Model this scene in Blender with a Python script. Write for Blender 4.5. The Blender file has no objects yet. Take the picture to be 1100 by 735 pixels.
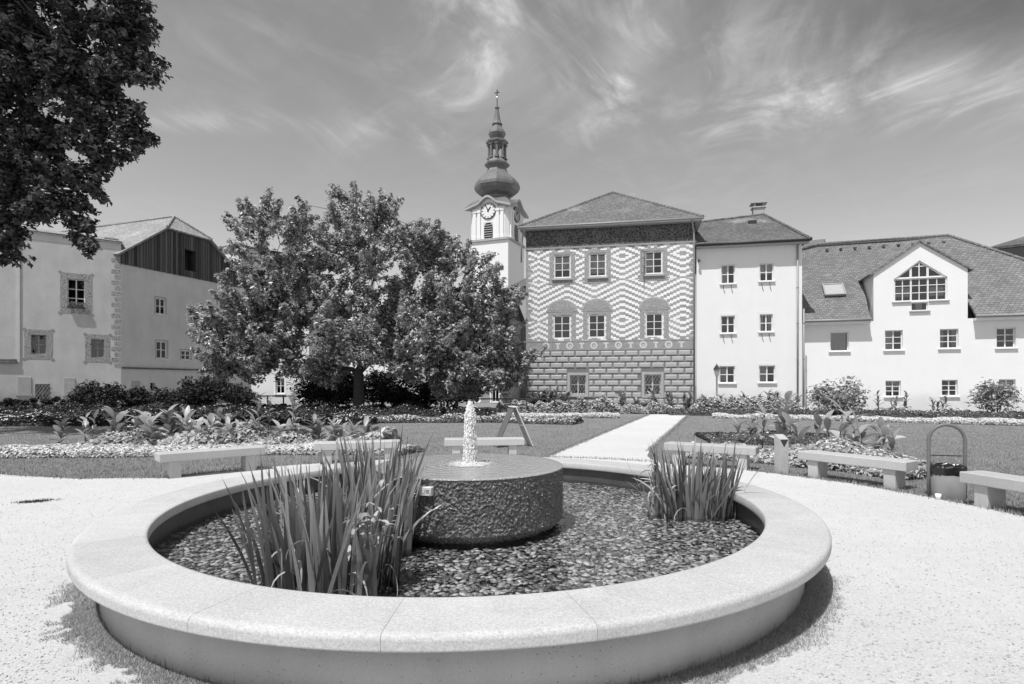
import bpy, math, random
import numpy as np
from mathutils import Vector, Matrix, noise as mnoise

random.seed(7)
rng = np.random.default_rng(11)
PI = math.pi
scene = bpy.context.scene
COL = scene.collection

# ------------------------------------------------------------------ camera model (survey of the photograph)
W0, H0, FPX, CX, CY, HC = 1100.0, 735.0, 612.7, 556.0, 413.0, 1.66

def gnd(px, py, z=0.0):
    Y = FPX * (HC - z) / (py - CY)
    return ((px - CX) * Y / FPX, Y)

def at(px, py, Y):
    return Vector(((px - CX) * Y / FPX, Y, HC - (py - CY) * Y / FPX))

SUN = Vector((0.26, 0.42, -1.0)).normalized()

# ------------------------------------------------------------------ node helpers
class X:
    """a socket with arithmetic"""
    def __init__(s, nt, k): s.nt, s.k = nt, k
    def op(s, o, *a):
        n = s.nt.nodes.new('ShaderNodeMath'); n.operation = o
        for i, v in enumerate((s,) + a):
            if isinstance(v, X): s.nt.links.new(v.k, n.inputs[i])
            else: n.inputs[i].default_value = v
        return X(s.nt, n.outputs[0])
    def __add__(s, o): return s.op('ADD', o)
    def __sub__(s, o): return s.op('SUBTRACT', o)
    def __mul__(s, o): return s.op('MULTIPLY', o)
    def __truediv__(s, o): return s.op('DIVIDE', o)
    def floor(s): return s.op('FLOOR')
    def mod(s, v): return s.op('FLOORED_MODULO', v)
    def abs(s): return s.op('ABSOLUTE')
    def lt(s, v): return s.op('LESS_THAN', v)
    def gt(s, v): return s.op('GREATER_THAN', v)
    def pw(s, v): return s.op('POWER', v)
    def mx(s, v): return s.op('MAXIMUM', v)
    def mn(s, v): return s.op('MINIMUM', v)
    def ramp(s, a, b, c=0.0, d=1.0):
        n = s.nt.nodes.new('ShaderNodeMapRange'); n.interpolation_type = 'SMOOTHSTEP'
        s.nt.links.new(s.k, n.inputs[0])
        for i, v in enumerate((a, b, c, d)): n.inputs[i + 1].default_value = v
        return X(s.nt, n.outputs[0])

class M:
    """material under construction: grey world, so every colour is one number"""
    def __init__(s, name):
        s.m = bpy.data.materials.new(name); s.m.use_nodes = True
        s.nt = s.m.node_tree; s.nt.nodes.clear()
        s.out = s.nt.nodes.new('ShaderNodeOutputMaterial')
        s.b = s.nt.nodes.new('ShaderNodeBsdfPrincipled')
        s.nt.links.new(s.b.outputs[0], s.out.inputs[0])
        s._tc = None
    def tc(s, kind='Object'):
        if s._tc is None: s._tc = s.nt.nodes.new('ShaderNodeTexCoord')
        return s._tc.outputs[kind]
    def xyz(s, kind='UV'):
        n = s.nt.nodes.new('ShaderNodeSeparateXYZ'); s.nt.links.new(s.tc(kind), n.inputs[0])
        return [X(s.nt, o) for o in n.outputs]
    def noise(s, scale, detail=4, rough=.55, kind='Object', sc=None):
        n = s.nt.nodes.new('ShaderNodeTexNoise')
        n.inputs['Scale'].default_value = scale; n.inputs['Detail'].default_value = detail
        n.inputs['Roughness'].default_value = rough
        if sc is not None:
            mp = s.nt.nodes.new('ShaderNodeMapping'); mp.inputs['Scale'].default_value = sc
            s.nt.links.new(s.tc(kind), mp.inputs[0]); s.nt.links.new(mp.outputs[0], n.inputs[0])
        else: s.nt.links.new(s.tc(kind), n.inputs[0])
        return X(s.nt, n.outputs[0])
    def voro(s, scale, kind='Object', out='Distance', feature='F1'):
        n = s.nt.nodes.new('ShaderNodeTexVoronoi'); n.feature = feature
        n.inputs['Scale'].default_value = scale
        s.nt.links.new(s.tc(kind), n.inputs[0])
        return X(s.nt, n.outputs[out])
    def rand(s):
        g = s.nt.nodes.new('ShaderNodeNewGeometry'); return X(s.nt, g.outputs['Random Per Island'])
    def objrand(s): return X(s.nt, s.nt.nodes.new('ShaderNodeObjectInfo').outputs['Random'])
    def brick(s, w, h, mortar=.012, offset=.5, kind='UV'):
        n = s.nt.nodes.new('ShaderNodeTexBrick'); n.offset = offset
        n.inputs['Color1'].default_value = (0, 0, 0, 1); n.inputs['Color2'].default_value = (1, 1, 1, 1)
        n.inputs['Mortar'].default_value = (.5, .5, .5, 1)
        n.inputs['Scale'].default_value = 1; n.inputs['Mortar Size'].default_value = mortar
        n.inputs['Brick Width'].default_value = w; n.inputs['Row Height'].default_value = h
        n.inputs['Mortar Smooth'].default_value = .3
        s.nt.links.new(s.tc(kind), n.inputs[0])
        return X(s.nt, n.outputs['Color']), X(s.nt, n.outputs['Fac'])
    def base(s, v):
        if isinstance(v, X):
            n = s.nt.nodes.new('ShaderNodeCombineColor')
            for i in range(3): s.nt.links.new(v.k, n.inputs[i])
            s.nt.links.new(n.outputs[0], s.b.inputs['Base Color'])
        else: s.b.inputs['Base Color'].default_value = (v, v, v, 1)
        return s
    def rough(s, v, spec=.3):
        if isinstance(v, X): s.nt.links.new(v.k, s.b.inputs['Roughness'])
        else: s.b.inputs['Roughness'].default_value = v
        s.b.inputs['Specular IOR Level'].default_value = spec
        return s
    def bump(s, h, dist=.01, strength=1.0):
        n = s.nt.nodes.new('ShaderNodeBump'); n.inputs['Distance'].default_value = dist
        n.inputs['Strength'].default_value = strength
        s.nt.links.new(h.k, n.inputs['Height']); s.nt.links.new(n.outputs[0], s.b.inputs['Normal'])
        return s

def plain(name, v, rough=.6, spec=.3, var=.15, scale=3.0, bump=0.0, bscale=40.0, metal=0.0):
    m = M(name)
    m.base((m.noise(scale, 5) - .5) * (2 * var * v) + v); m.rough(rough, spec)
    m.b.inputs['Metallic'].default_value = metal
    if bump: m.bump(m.noise(bscale, 3), bump)
    return m.m

def leaf_mat(name, lo, hi, trans=.3, rough=.5, spec=.25):
    m = M(name); r = m.rand()
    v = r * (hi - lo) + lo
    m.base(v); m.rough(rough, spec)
    t = m.nt.nodes.new('ShaderNodeBsdfTranslucent')
    c = m.nt.nodes.new('ShaderNodeCombineColor'); vv = v * 1.2
    for i in range(3): m.nt.links.new(vv.k, c.inputs[i])
    m.nt.links.new(c.outputs[0], t.inputs[0])
    mx = m.nt.nodes.new('ShaderNodeMixShader'); mx.inputs[0].default_value = trans
    m.nt.links.new(m.b.outputs[0], mx.inputs[1]); m.nt.links.new(t.outputs[0], mx.inputs[2])
    m.nt.links.new(mx.outputs[0], m.out.inputs[0])
    return m.m

# ------------------------------------------------------------------ materials
MAT = {}
def mk(name, f): MAT[name] = f

def m_granite(name, v, speck=.35):
    m = M(name)
    n1 = m.noise(70, 3, .75); n2 = m.noise(1.3, 5, .6); n3 = m.noise(190, 2, .6); pit = m.voro(75).lt(.10); st = m.noise(5, 4, .6)
    val = ((n1 - .5) * (speck * v * 3.0) + (n2 - .5) * (.30 * v) + (st - .5) * (.20 * v) + (n3 - .5) * (speck * v * 1.8) + v) * (pit * -.25 + 1.0) * (m.objrand() * .16 + .92) * (m.noise(.9, 6, .7).ramp(.56, .74) * -.13 + 1.0)
    m.base(val); m.rough(.75, .25); m.bump(n1 + n3, .0015, .8)
    return m.m
MAT['granite'] = m_granite('granite', .47)
MAT['granite_bench'] = m_granite('granite_bench', .45)

def m_concrete():
    m = M('basin_concrete')
    pit = m.voro(26).lt(.10); n2 = m.noise(1.5, 5); n1 = m.noise(120, 2)
    streak = m.noise(5, 3, .5, 'Object', (1, 1, .15))
    v = ((n2 - .5) * .18 + .41 + (n1 - .5) * .16 + (streak - .5) * .10) * (pit * -.5 + 1.0)
    m.base(v); m.rough(.85, .2); m.bump(n1 - pit * .8, .002)
    return m.m
MAT['concrete'] = m_concrete()

def m_gravel():
    m = M('gravel')
    n1 = m.noise(170, 3, .75); n2 = m.noise(.45, 5, .6); n3 = m.noise(45, 4, .7); n4 = m.noise(6, 4, .65)
    spk = m.voro(55).lt(.16)
    v = (n1 - .5) * .55 + (n3 - .5) * .50 + (n2 - .5) * .13 + (n4 - .5) * .13 + .58
    v = v * (spk * -.18 + 1.0)
    m.base(v); m.rough(.9, .1); m.bump(n1 * .5 + n3, .012, .9)
    return m.m
MAT['gravel'] = m_gravel()

def m_lawn():
    m = M('lawn')
    a = m.noise(60, 4, .75); b = m.noise(1.1, 4, .6); c = m.noise(9, 4, .6)
    v = ((a - .5) * .24 + (b - .5) * .16 + (c - .5) * .14 + .25).mx(.03)
    m.base(v); m.rough(.9, .1); m.bump(a + c * .5, .03, 1.0)
    return m.m
MAT['lawn'] = m_lawn()
MAT['soil'] = plain('bed_soil', .06, .95, .1, .5, 8, .03, 25)
MAT['grass'] = leaf_mat('grass_blades', .16, .48, .3)

def m_pebble():
    m = M('pebbles'); r = m.rand(); n = m.noise(60, 3)
    m.base(r.pw(1.6) * .62 + .12 + (n - .5) * .08); m.rough(.35, .5)
    return m.m
MAT['pebble'] = m_pebble()

def m_water():
    m = M('pool_water'); m.nt.nodes.remove(m.b)
    nt = m.nt
    g = nt.nodes.new('ShaderNodeBsdfGlossy'); g.inputs['Roughness'].default_value = .03
    g.inputs['Color'].default_value = (.9, .9, .9, 1)
    t = nt.nodes.new('ShaderNodeBsdfTransparent'); t.inputs[0].default_value = (.86, .86, .86, 1)
    fr = nt.nodes.new('ShaderNodeFresnel'); fr.inputs['IOR'].default_value = 1.62
    bp = nt.nodes.new('ShaderNodeBump'); bp.inputs['Distance'].default_value = .016
    ox, oy, oz = m.xyz('Object'); rr = (ox * ox + oy * oy).pw(.5)
    h = m.noise(9, 3, .5) + m.noise(34, 2, .5) * .25 + (rr * 38.0 + m.noise(4, 2) * 9.0).op('SINE') * ((rr - .95) * -1.6).op('EXPONENT') * .22
    nt.links.new(h.k, bp.inputs['Height'])
    nt.links.new(bp.outputs[0], g.inputs['Normal']); nt.links.new(bp.outputs[0], fr.inputs['Normal'])
    mx = nt.nodes.new('ShaderNodeMixShader')
    nt.links.new(fr.outputs[0], mx.inputs[0]); nt.links.new(t.outputs[0], mx.inputs[1]); nt.links.new(g.outputs[0], mx.inputs[2])
    nt.links.new(mx.outputs[0], m.out.inputs[0])
    return m.m
MAT['water'] = m_water()

def m_drum():
    m = M('wet_hewn_stone')
    n = m.noise(35, 4, .7); n2 = m.noise(3, 3)
    m.base(((n - .5) * .46 + .14 + (n2 - .5) * .10).mx(.015)); m.rough((n * .22 + .04), .8); m.bump(n + m.noise(110, 3, .6) * .6, .014)
    return m.m
MAT['drum'] = m_drum()

def m_drumtop():
    m = M('wet_polished_stone')
    n = m.noise(10, 3, .6); n2 = m.noise(40, 2); n3 = m.noise(150, 2)
    m.base((n - .5) * .14 + .36 + (n3 - .5) * .30); m.rough(.14, .5); ox, oy, oz = m.xyz('Object'); rr = (ox * ox + oy * oy).pw(.5); rip = (rr * 62.0 + n * 3.0).op('SINE') * (rr * -2.2).op('EXPONENT'); m.bump(n + n2 * .7 + rip * .45, .02)
    return m.m
MAT['drumtop'] = m_drumtop()

def m_foam(gap=0.0):
    m = M('foaming_water'); m.base(.85); m.rough(.15, .6)
    if gap:
        t = m.nt.nodes.new('ShaderNodeBsdfTransparent'); mx = m.nt.nodes.new('ShaderNodeMixShader')
        f = (m.noise(30, 4, .7, 'Object', (2.2, 2.2, .55)) * .6 + m.noise(70, 3, .7) * .4).ramp(.40, .56, gap, 0)
        m.nt.links.new(f.k, mx.inputs[0]); m.nt.links.new(m.b.outputs[0], mx.inputs[1]); m.nt.links.new(t.outputs[0], mx.inputs[2]); m.nt.links.new(mx.outputs[0], m.out.inputs[0])
    return m.m
MAT['foamstrand'] = m_foam(.85)
MAT['foam'] = m_foam()

MAT['iris'] = leaf_mat('iris_leaf', .07, .44, .25, .32, .55)
MAT['dry'] = leaf_mat('dry_leaf', .28, .5, .25)
MAT['canna'] = leaf_mat('canna_leaf', .24, .66, .35, .4, .45)
MAT['cannadark'] = leaf_mat('canna_leaf_dark', .08, .48, .3, .4, .45)
MAT['shrub'] = leaf_mat('shrub_leaf', .12, .45, .3)
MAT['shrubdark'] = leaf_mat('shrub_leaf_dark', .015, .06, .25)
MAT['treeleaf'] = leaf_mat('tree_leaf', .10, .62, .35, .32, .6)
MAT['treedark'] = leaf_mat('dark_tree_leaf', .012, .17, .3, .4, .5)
MAT['hedge'] = leaf_mat('bedding_leaf', .06, .20, .25)
MAT['flower'] = leaf_mat('white_petal', .55, .85, .25)
MAT['bark'] = plain('bark', .07, .9, .1, .5, 9, .04, 18)
MAT['stem'] = plain('stem_green', .14, .6, .3, .3, 9)

def m_plaster(name, v, var=.10, dirt=.2, bump=.004):
    m = M(name)
    a = m.noise(.7, 6, .62); b = m.noise(9, 4, .6); s = m.noise(1.6, 4, .6, 'Object', (1, 1, .18)); f = m.noise(60, 2)
    u = m.xyz('Object')
    low = (u[2] + (a - .5) * 1.6).ramp(.2, 1.6, 1 - dirt, 1)
    val = ((a - .5) * (2 * var * v) + (b - .5) * (.4 * var * v) + (s - .5) * (1.2 * var * v) + v) * low
    m.base(val); m.rough(.9, .15); m.bump(b + f * .4, bump)
    return m.m
MAT['white'] = m_plaster('white_plaster', .82, .05)
MAT['yellow'] = m_plaster('pale_yellow_plaster', .80, .05)
MAT['oldplaster'] = m_plaster('weathered_plaster', .64, .20, .45, .008)
MAT['oldplaster2'] = m_plaster('old_grey_plaster', .56, .24, .35, .008)
MAT['backwhite'] = m_plaster('far_white_plaster', .70, .08)
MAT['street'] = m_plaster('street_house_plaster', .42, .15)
MAT['tower'] = m_plaster('tower_plaster', .84, .05, 0)
MAT['trim'] = plain('white_trim', .78, .6, .3, .06)
MAT['frame'] = plain('white_window_paint', .75, .45, .4, .05)
MAT['darkframe'] = plain('dark_window_paint', .07, .5, .3, .1)
MAT['sgraf'] = plain('sgraffito_grey', .32, .9, .1, .38, 4, .003, 30)
MAT['sgraflight'] = plain('sgraffito_light', .60, .9, .1, .15, 5)
MAT['curtain'] = plain('curtain_cloth', .8, .9, .1, .1, 6)
MAT['interior'] = plain('dark_interior', .055, .9, .1, .4)
MAT['metal'] = plain('zinc_grey', .30, .5, .5, .2, 4)
MAT['darkmetal'] = plain('dark_iron', .035, .5, .4, .3, 6)
MAT['copper'] = plain('dome_sheet_metal', .16, .38, .5, .45, 1.2, .01, 6)
MAT['shutter'] = plain('grey_shutter', .42, .8, .2, .25, 3)
MAT['stonetrim'] = plain('stone_moulding', .42, .8, .2, .2, 4)
MAT['bag'] = plain('black_bag', .015, .3, .5, .3)
MAT['binbody'] = plain('bin_concrete', .21, .8, .2, .25, 7, .003, 60)
MAT['card'] = plain('white_paper', .8, .7, .2, .05)
MAT['board'] = plain('sign_board', .66, .6, .3, .1, 5)
MAT['boarddark'] = plain('sign_board_back', .14, .7, .3, .2, 5)
MAT['ornament'] = None

def m_glass():
    m = M('window_glass'); m.nt.nodes.remove(m.b); nt = m.nt
    g = nt.nodes.new('ShaderNodeBsdfGlossy'); g.inputs['Roughness'].default_value = .02
    t = nt.nodes.new('ShaderNodeBsdfTransparent'); t.inputs[0].default_value = (.75, .75, .75, 1)
    lw = nt.nodes.new('ShaderNodeFresnel'); lw.inputs['IOR'].default_value = 1.95
    bp = nt.nodes.new('ShaderNodeBump'); bp.inputs['Distance'].default_value = .004
    h = m.noise(2.2, 2); nt.links.new(h.k, bp.inputs['Height']); nt.links.new(bp.outputs[0], g.inputs['Normal'])
    mx = nt.nodes.new('ShaderNodeMixShader')
    nt.links.new(lw.outputs[0], mx.inputs[0]); nt.links.new(t.outputs[0], mx.inputs[1]); nt.links.new(g.outputs[0], mx.inputs[2])
    nt.links.new(mx.outputs[0], m.out.inputs[0]); return m.m
MAT['glass'] = m_glass()

def m_tile(name, lo, hi, w=.18, h=.16, weather=.3):
    m = M(name); c, f = m.brick(w, h, .012)
    big = m.noise(.5, 5, .6); sm = m.noise(14, 3)
    uv = m.xyz('UV'); saw = uv[1].op('DIVIDE', h); saw = saw - saw.floor()
    v = c * (hi - lo) + lo
    v = (v + (sm - .5) * (hi * .9)) * ((big - .5) * (2 * weather) + 1) * (f * -.45 + 1)
    lich = big.ramp(.6, .75, 0, .10)
    m.base(v + lich); m.rough(.85, .2); m.bump(saw * -1.0 - f * .6 + c * .4, .03)
    return m.m
MAT['tile_a'] = m_tile('clay_roof_tile', .13, .25, .16, .15, .35)
MAT['tile_b'] = m_tile('dark_roof_tile', .11, .20, .16, .15, .4)
MAT['tile_c'] = m_tile('scale_roof_tile', .16, .23, .26, .2, .22)
MAT['tile_d'] = m_tile('old_shingle', .26, .42, .16, .2)

def m_boards():
    m = M('weathered_boards'); uv = m.xyz('UV')
    k = (uv[0] / .24).floor()
    wn = m.nt.nodes.new('ShaderNodeTexWhiteNoise'); wn.noise_dimensions = '1D'; m.nt.links.new(k.k, wn.inputs['W'])
    r = X(m.nt, wn.outputs[0]); fr = uv[0] / .24 - k
    gap = (fr - .5).abs().gt(.44)
    g = m.noise(3, 5, .6, 'UV', (9, .5, 1))
    v = (r * .12 + .05 + (g - .5) * .10).mx(.01) * (gap * -.8 + 1)
    m.base(v); m.rough(.85, .2); m.bump(gap * -1.0 + g * .3 + r * .4, .02)
    return m.m
MAT['boards'] = m_boards()

# ------------------------------------------------------------------ mesh builder
def link(o, parent=None):
    COL.objects.link(o)
    if parent is not None: o.parent = parent
    return o

def tag(o, label=None, cat=None, group=None, kind=None):
    if label: o['label'] = label
    if cat: o['category'] = cat
    if group: o['group'] = group
    if kind: o['kind'] = kind
    return o

def empty(name, loc=(0, 0, 0), rz=0.0, **kw):
    o = bpy.data.objects.new(name, None); link(o); o.location = loc; o.rotation_euler = (0, 0, rz)
    o.empty_display_size = .2
    return tag(o, **kw)

class MB:
    def __init__(s): s.v, s.f, s.mi = [], [], []
    def face(s, pts, mi=0):
        i = len(s.v); s.v += [tuple(p) for p in pts]; s.f.append(tuple(range(i, i + len(pts)))); s.mi.append(mi)
    def box(s, x0, x1, y0, y1, z0, z1, mi=0, mat=None):
        i = len(s.v)
        p = [(x, y, z) for z in (z0, z1) for y in (y0, y1) for x in (x0, x1)]
        if mat is not None: p = [tuple(mat @ Vector(q)) for q in p]
        s.v += p
        for q in ((0, 2, 3, 1), (4, 5, 7, 6), (0, 1, 5, 4), (2, 6, 7, 3), (0, 4, 6, 2), (1, 3, 7, 5)):
            s.f.append(tuple(i + k for k in q)); s.mi.append(mi)
    def cbox(s, x0, x1, y0, y1, z0, z1, c=.01, mi=0, mat=None):
        """box with chamfered edges (24 vertices)"""
        lo, hi = (x0, y0, z0), (x1, y1, z1)
        idx = {}
        i0 = len(s.v)
        def vert(sg, ax):
            k = (sg, ax)
            if k not in idx:
                p = [hi[a] if sg[a] else lo[a] for a in range(3)]
                for a in range(3):
                    if a != ax: p[a] += -c if sg[a] else c
                if mat is not None: p = list(mat @ Vector(p))
                idx[k] = len(s.v); s.v.append(tuple(p))
            return idx[k]
        for ax in range(3):
            b, d = (ax + 1) % 3, (ax + 2) % 3
            for e in (0, 1):
                q = []
                for (u, w) in ((0, 0), (1, 0), (1, 1), (0, 1)):
                    sg = [0, 0, 0]; sg[ax] = e; sg[b] = u; sg[d] = w; q.append(vert(tuple(sg), ax))
                s.f.append(tuple(q if e else q[::-1])); s.mi.append(mi)
        for ax in range(3):     # edges along ax
            b, d = (ax + 1) % 3, (ax + 2) % 3
            for u in (0, 1):
                for w in (0, 1):
                    s0 = [0, 0, 0]; s0[b] = u; s0[d] = w; s1 = list(s0); s1[ax] = 1
                    q = [vert(tuple(s0), b), vert(tuple(s1), b), vert(tuple(s1), d), vert(tuple(s0), d)]
                    s.f.append(tuple(q if (u == w) else q[::-1])); s.mi.append(mi)
        for sx in (0, 1):
            for sy in (0, 1):
                for sz in (0, 1):
                    sg = (sx, sy, sz); q = [vert(sg, 0), vert(sg, 1), vert(sg, 2)]
                    s.f.append(tuple(q if (sx + sy + sz) % 2 else q[::-1])); s.mi.append(mi)
    def slab(s, pts, t, mi=0, mib=None):
        """polygon with thickness t downwards along its normal"""
        pts = [Vector(p) for p in pts]; n = (pts[1] - pts[0]).cross(pts[2] - pts[0]).normalized()
        if n.z < 0: pts.reverse(); n = -n
        lo = [p - n * t for p in pts]
        s.face(pts, mi); s.face(lo[::-1], mi if mib is None else mib)
        for i in range(len(pts)):
            j = (i + 1) % len(pts); s.face((pts[i], lo[i], lo[j], pts[j]), mi if mib is None else mib)
    def prism(s, poly, y0, y1, mi=0):
        """polygon (x,z) extruded between y0 and y1"""
        s.face([(x, y0, z) for x, z in poly], mi); s.face([(x, y1, z) for x, z in reversed(poly)], mi)
        for i in range(len(poly)):
            a, b = poly[i], poly[(i + 1) % len(poly)]
            s.face([(a[0], y0, a[1]), (a[0], y1, a[1]), (b[0], y1, b[1]), (b[0], y0, b[1])], mi)
    def tube(s, pts, r, n=8, mi=0, cap=True):
        pts = [Vector(p) for p in pts]; rs = r if isinstance(r, (list, tuple)) else [r] * len(pts)
        i0 = len(s.v); ref = None
        for k, p in enumerate(pts):
            d = (pts[min(k + 1, len(pts) - 1)] - pts[max(k - 1, 0)]).normalized()
            if ref is None: ref = Vector((0, 0, 1)).cross(d) if abs(d.z) < .9 else Vector((1, 0, 0)).cross(d)
            a = (ref - d * ref.dot(d)).normalized(); b = d.cross(a); ref = a
            for j in range(n):
                t = 2 * PI * j / n; s.v.append(tuple(p + (a * math.cos(t) + b * math.sin(t)) * rs[k]))
        for k in range(len(pts) - 1):
            for j in range(n):
                j2 = (j + 1) % n
                s.f.append((i0 + k * n + j, i0 + k * n + j2, i0 + (k + 1) * n + j2, i0 + (k + 1) * n + j)); s.mi.append(mi)
        if cap:
            s.f.append(tuple(i0 + j for j in reversed(range(n)))); s.mi.append(mi)
            s.f.append(tuple(i0 + (len(pts) - 1) * n + j for j in range(n))); s.mi.append(mi)
    def lathe(s, prof, n=32, c=(0, 0), a0=0.0, mi=0, closed=False, arc=2 * PI):
        """prof: list of (r,z)"""
        i0 = len(s.v); full = abs(arc - 2 * PI) < 1e-6; m = n if full else n + 1; k = len(prof)
        for j in range(m):
            t = a0 + arc * j / n
            for r, z in prof: s.v.append((c[0] + r * math.cos(t), c[1] + r * math.sin(t), z))
        for j in range(n):
            j2 = (j + 1) % m
            for q in range(k if closed else k - 1):
                q2 = (q + 1) % k
                s.f.append((i0 + j * k + q, i0 + j2 * k + q, i0 + j2 * k + q2, i0 + j * k + q2)); s.mi.append(mi)
        if not full and closed:
            s.face([s.v[i0 + q] for q in range(k)], mi); s.face([s.v[i0 + n * k + q] for q in reversed(range(k))], mi)
    def build(s, name, mats, parent=None, smooth=False, loc=None):
        me = bpy.data.meshes.new(name); me.from_pydata(s.v, [], s.f)
        if not isinstance(mats, (list, tuple)): mats = [mats]
        for m in mats: me.materials.append(MAT[m] if isinstance(m, str) else m)
        me.polygons.foreach_set('material_index', s.mi)
        if smooth: me.polygons.foreach_set('use_smooth', [True] * len(s.f))
        me.update()
        uv = me.uv_layers.new(name='UVMap'); Z = Vector((0, 0, 1)); data = np.zeros((len(me.loops), 2), dtype=np.float32)
        for p in me.polygons:
            n = p.normal
            if abs(n.z) > .999: h, t = Vector((1, 0, 0)), Vector((0, 1, 0))
            else:
                h = Z.cross(n).normalized(); t = n.cross(h)
            for li in p.loop_indices:
                c = me.vertices[me.loops[li].vertex_index].co; data[li] = (c.dot(h), c.dot(t))
        uv.data.foreach_set('uv', data.ravel())
        o = bpy.data.objects.new(name, me); link(o, parent)
        if loc is not None: o.location = loc
        return o

def np_mesh(name, V, F, mats, parent=None, smooth=False, mi=None):
    """fast mesh from arrays: V (n,3), F (m,k)"""
    V = np.asarray(V, dtype=np.float32); F = np.asarray(F, dtype=np.int32)
    me = bpy.data.meshes.new(name); k = F.shape[1]
    me.vertices.add(len(V)); me.vertices.foreach_set('co', V.ravel())
    me.loops.add(F.size); me.loops.foreach_set('vertex_index', F.ravel())
    me.polygons.add(len(F)); me.polygons.foreach_set('loop_start', np.arange(0, F.size, k, dtype=np.int32))
    if not isinstance(mats, (list, tuple)): mats = [mats]
    for m in mats: me.materials.append(MAT[m] if isinstance(m, str) else m)
    if mi is not None: me.polygons.foreach_set('material_index', np.asarray(mi, dtype=np.int32))
    if smooth: me.polygons.foreach_set('use_smooth', np.ones(len(F), dtype=bool))
    me.update(calc_edges=True)
    o = bpy.data.objects.new(name, me); link(o, parent); return o

def unit(a): return a / np.maximum(np.linalg.norm(a, axis=-1, keepdims=True), 1e-9)

def leaf_quads(C, N, size, aspect=.55, fold=.25, r=rng):
    """one folded leaf (two triangles as a bent rhombus) per centre C with approximate normal N"""
    n = len(C); N = unit(N); t = unit(np.cross(N, r.normal(size=(n, 3)))); b = np.cross(N, t)
    s = np.asarray(size).reshape(-1, 1) * np.ones((n, 1))
    tip = C + t * s * .5 - N * s * .12; tail = C - t * s * .5
    l = C + b * s * aspect * .5 + N * s * fold * .5; q = C - b * s * aspect * .5 + N * s * fold * .5
    V = np.stack([tail, l, tip, q], 1).reshape(-1, 3)
    i = np.arange(n)[:, None] * 4
    F = np.concatenate([i + np.array([[0, 2, 1]]), i + np.array([[0, 3, 2]])], 1).reshape(-1, 3)
    return V, F

def strip_leaf(V, F, base, az, length, width, lift, droop, n=5, twist=0.0, fold=.25, shape='ovate'):
    """arching leaf as a folded strip appended to lists"""
    p = np.array(base, float); el = lift; i0 = len(V)
    hd = np.array([math.cos(az), math.sin(az), 0]); side0 = np.array([-math.sin(az), math.cos(az), 0])
    for k in range(n + 1):
        t = k / n
        d = hd * math.cos(el) + np.array([0, 0, 1]) * math.sin(el)
        up = -hd * math.sin(el) + np.array([0, 0, 1]) * math.cos(el)
        w = width * (math.sin(PI * min(1, t * .93 + .07)) ** .75 if shape == 'ovate' else (1 - t ** 2.2) * .9 + .1 * (t < .999)) * .5
        a = twist * t; side = side0 * math.cos(a) + up * math.sin(a)
        V.append(p + side * w + up * fold * w); V.append(p.copy()); V.append(p - side * w + up * fold * w)
        p = p + d * length / n; el -= droop / n
    for k in range(n):
        a = i0 + 3 * k
        F.append((a, a + 1, a + 4, a + 3)); F.append((a + 1, a + 2, a + 5, a + 4))

# ------------------------------------------------------------------ the ground
FX, FY = -0.51, 6.14                   # fountain centre
GR = 6.95                              # radius of the gravel round

def poly_sheet(name, pts, z, mat, kind='structure'):
    mb = MB(); mb.face([(x, y, z) for x, y in pts]); o = mb.build(name, mat); tag(o, kind=kind); return o

mb = MB()
S = 700.0
mb.face([(-S, -60, -.012), (S, -60, -.012), (S, S, -.012), (-S, S, -.012)])
tag(mb.build('ground', 'lawn'), kind='structure')

def wob(x, y): return .05 * mnoise.noise(Vector((x * 1.7, y * 1.7, 3.1))) + .03 * mnoise.noise(Vector((x * 6, y * 6, 1.1)))
edge = [(6.44, -8), (6.44, FY)]
for k in range(0, 146):
    a = math.radians(k); edge.append((FX + GR * math.cos(a), FY + GR * math.sin(a)))
for x, y in ((-6.9, 10.1), (-7.75, 10.05), (-8.6, 10.25), (-9.6, 10.55), (-11.5, 10.9), (-14, 11.0), (-22, 11.2), (-40, 11.5)): edge.append((x, y))
dense = []
for (a, b) in zip(edge, edge[1:]):
    L = math.hypot(b[0] - a[0], b[1] - a[1]); n = max(1, int(L / .12))
    for k in range(n):
        t = k / n; x = a[0] + (b[0] - a[0]) * t; y = a[1] + (b[1] - a[1]) * t; dense.append((x + wob(x, y), y + wob(y + 9, x)))
PLAZA = dense + [(-40, 11.5), (-40, -8)]
poly_sheet('gravel_plaza', PLAZA, 0.0, 'gravel')

pd = Vector((6.2, 17.3, 0)).normalized()           # direction of the long path
def path_pt(left, y):
    x0, y0 = (.66, 13.0) if left else (3.28, 14.2)
    return (x0 + (y - y0) * pd.x / pd.y, y)
L_ = [path_pt(True, y) for y in np.arange(13.0, 31.6, .25)]; R_ = [path_pt(False, y) for y in np.arange(14.2, 31.8, .25)]
L_ = [(x + .6 * wob(x, y), y) for x, y in L_]; R_ = [(x + .6 * wob(y, x), y) for x, y in R_]
PATH = [(-.9, 12.4), (-.35, 12.72), (.2, 12.85)] + L_ + R_[::-1] + [(3.0, 13.2), (2.95, 12.6), (3.3, 11.6)]
poly_sheet('path', PATH, 0.004, 'gravel')

def in_poly(x, y, P):
    x = np.asarray(x); y = np.asarray(y); r = np.zeros(x.shape, bool); P = np.asarray(P)
    for (x0, y0), (x1, y1) in zip(P, np.roll(P, -1, 0)):
        if y0 == y1: continue
        r ^= ((y0 > y) != (y1 > y)) & (x < (x1 - x0) * (y - y0) / (y1 - y0) + x0)
    return r

PL_s = np.array(PLAZA)[::3]
def on_lawn(x, y): return ~(in_poly(x, y, PL_s) | in_poly(x, y, PATH))

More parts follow.
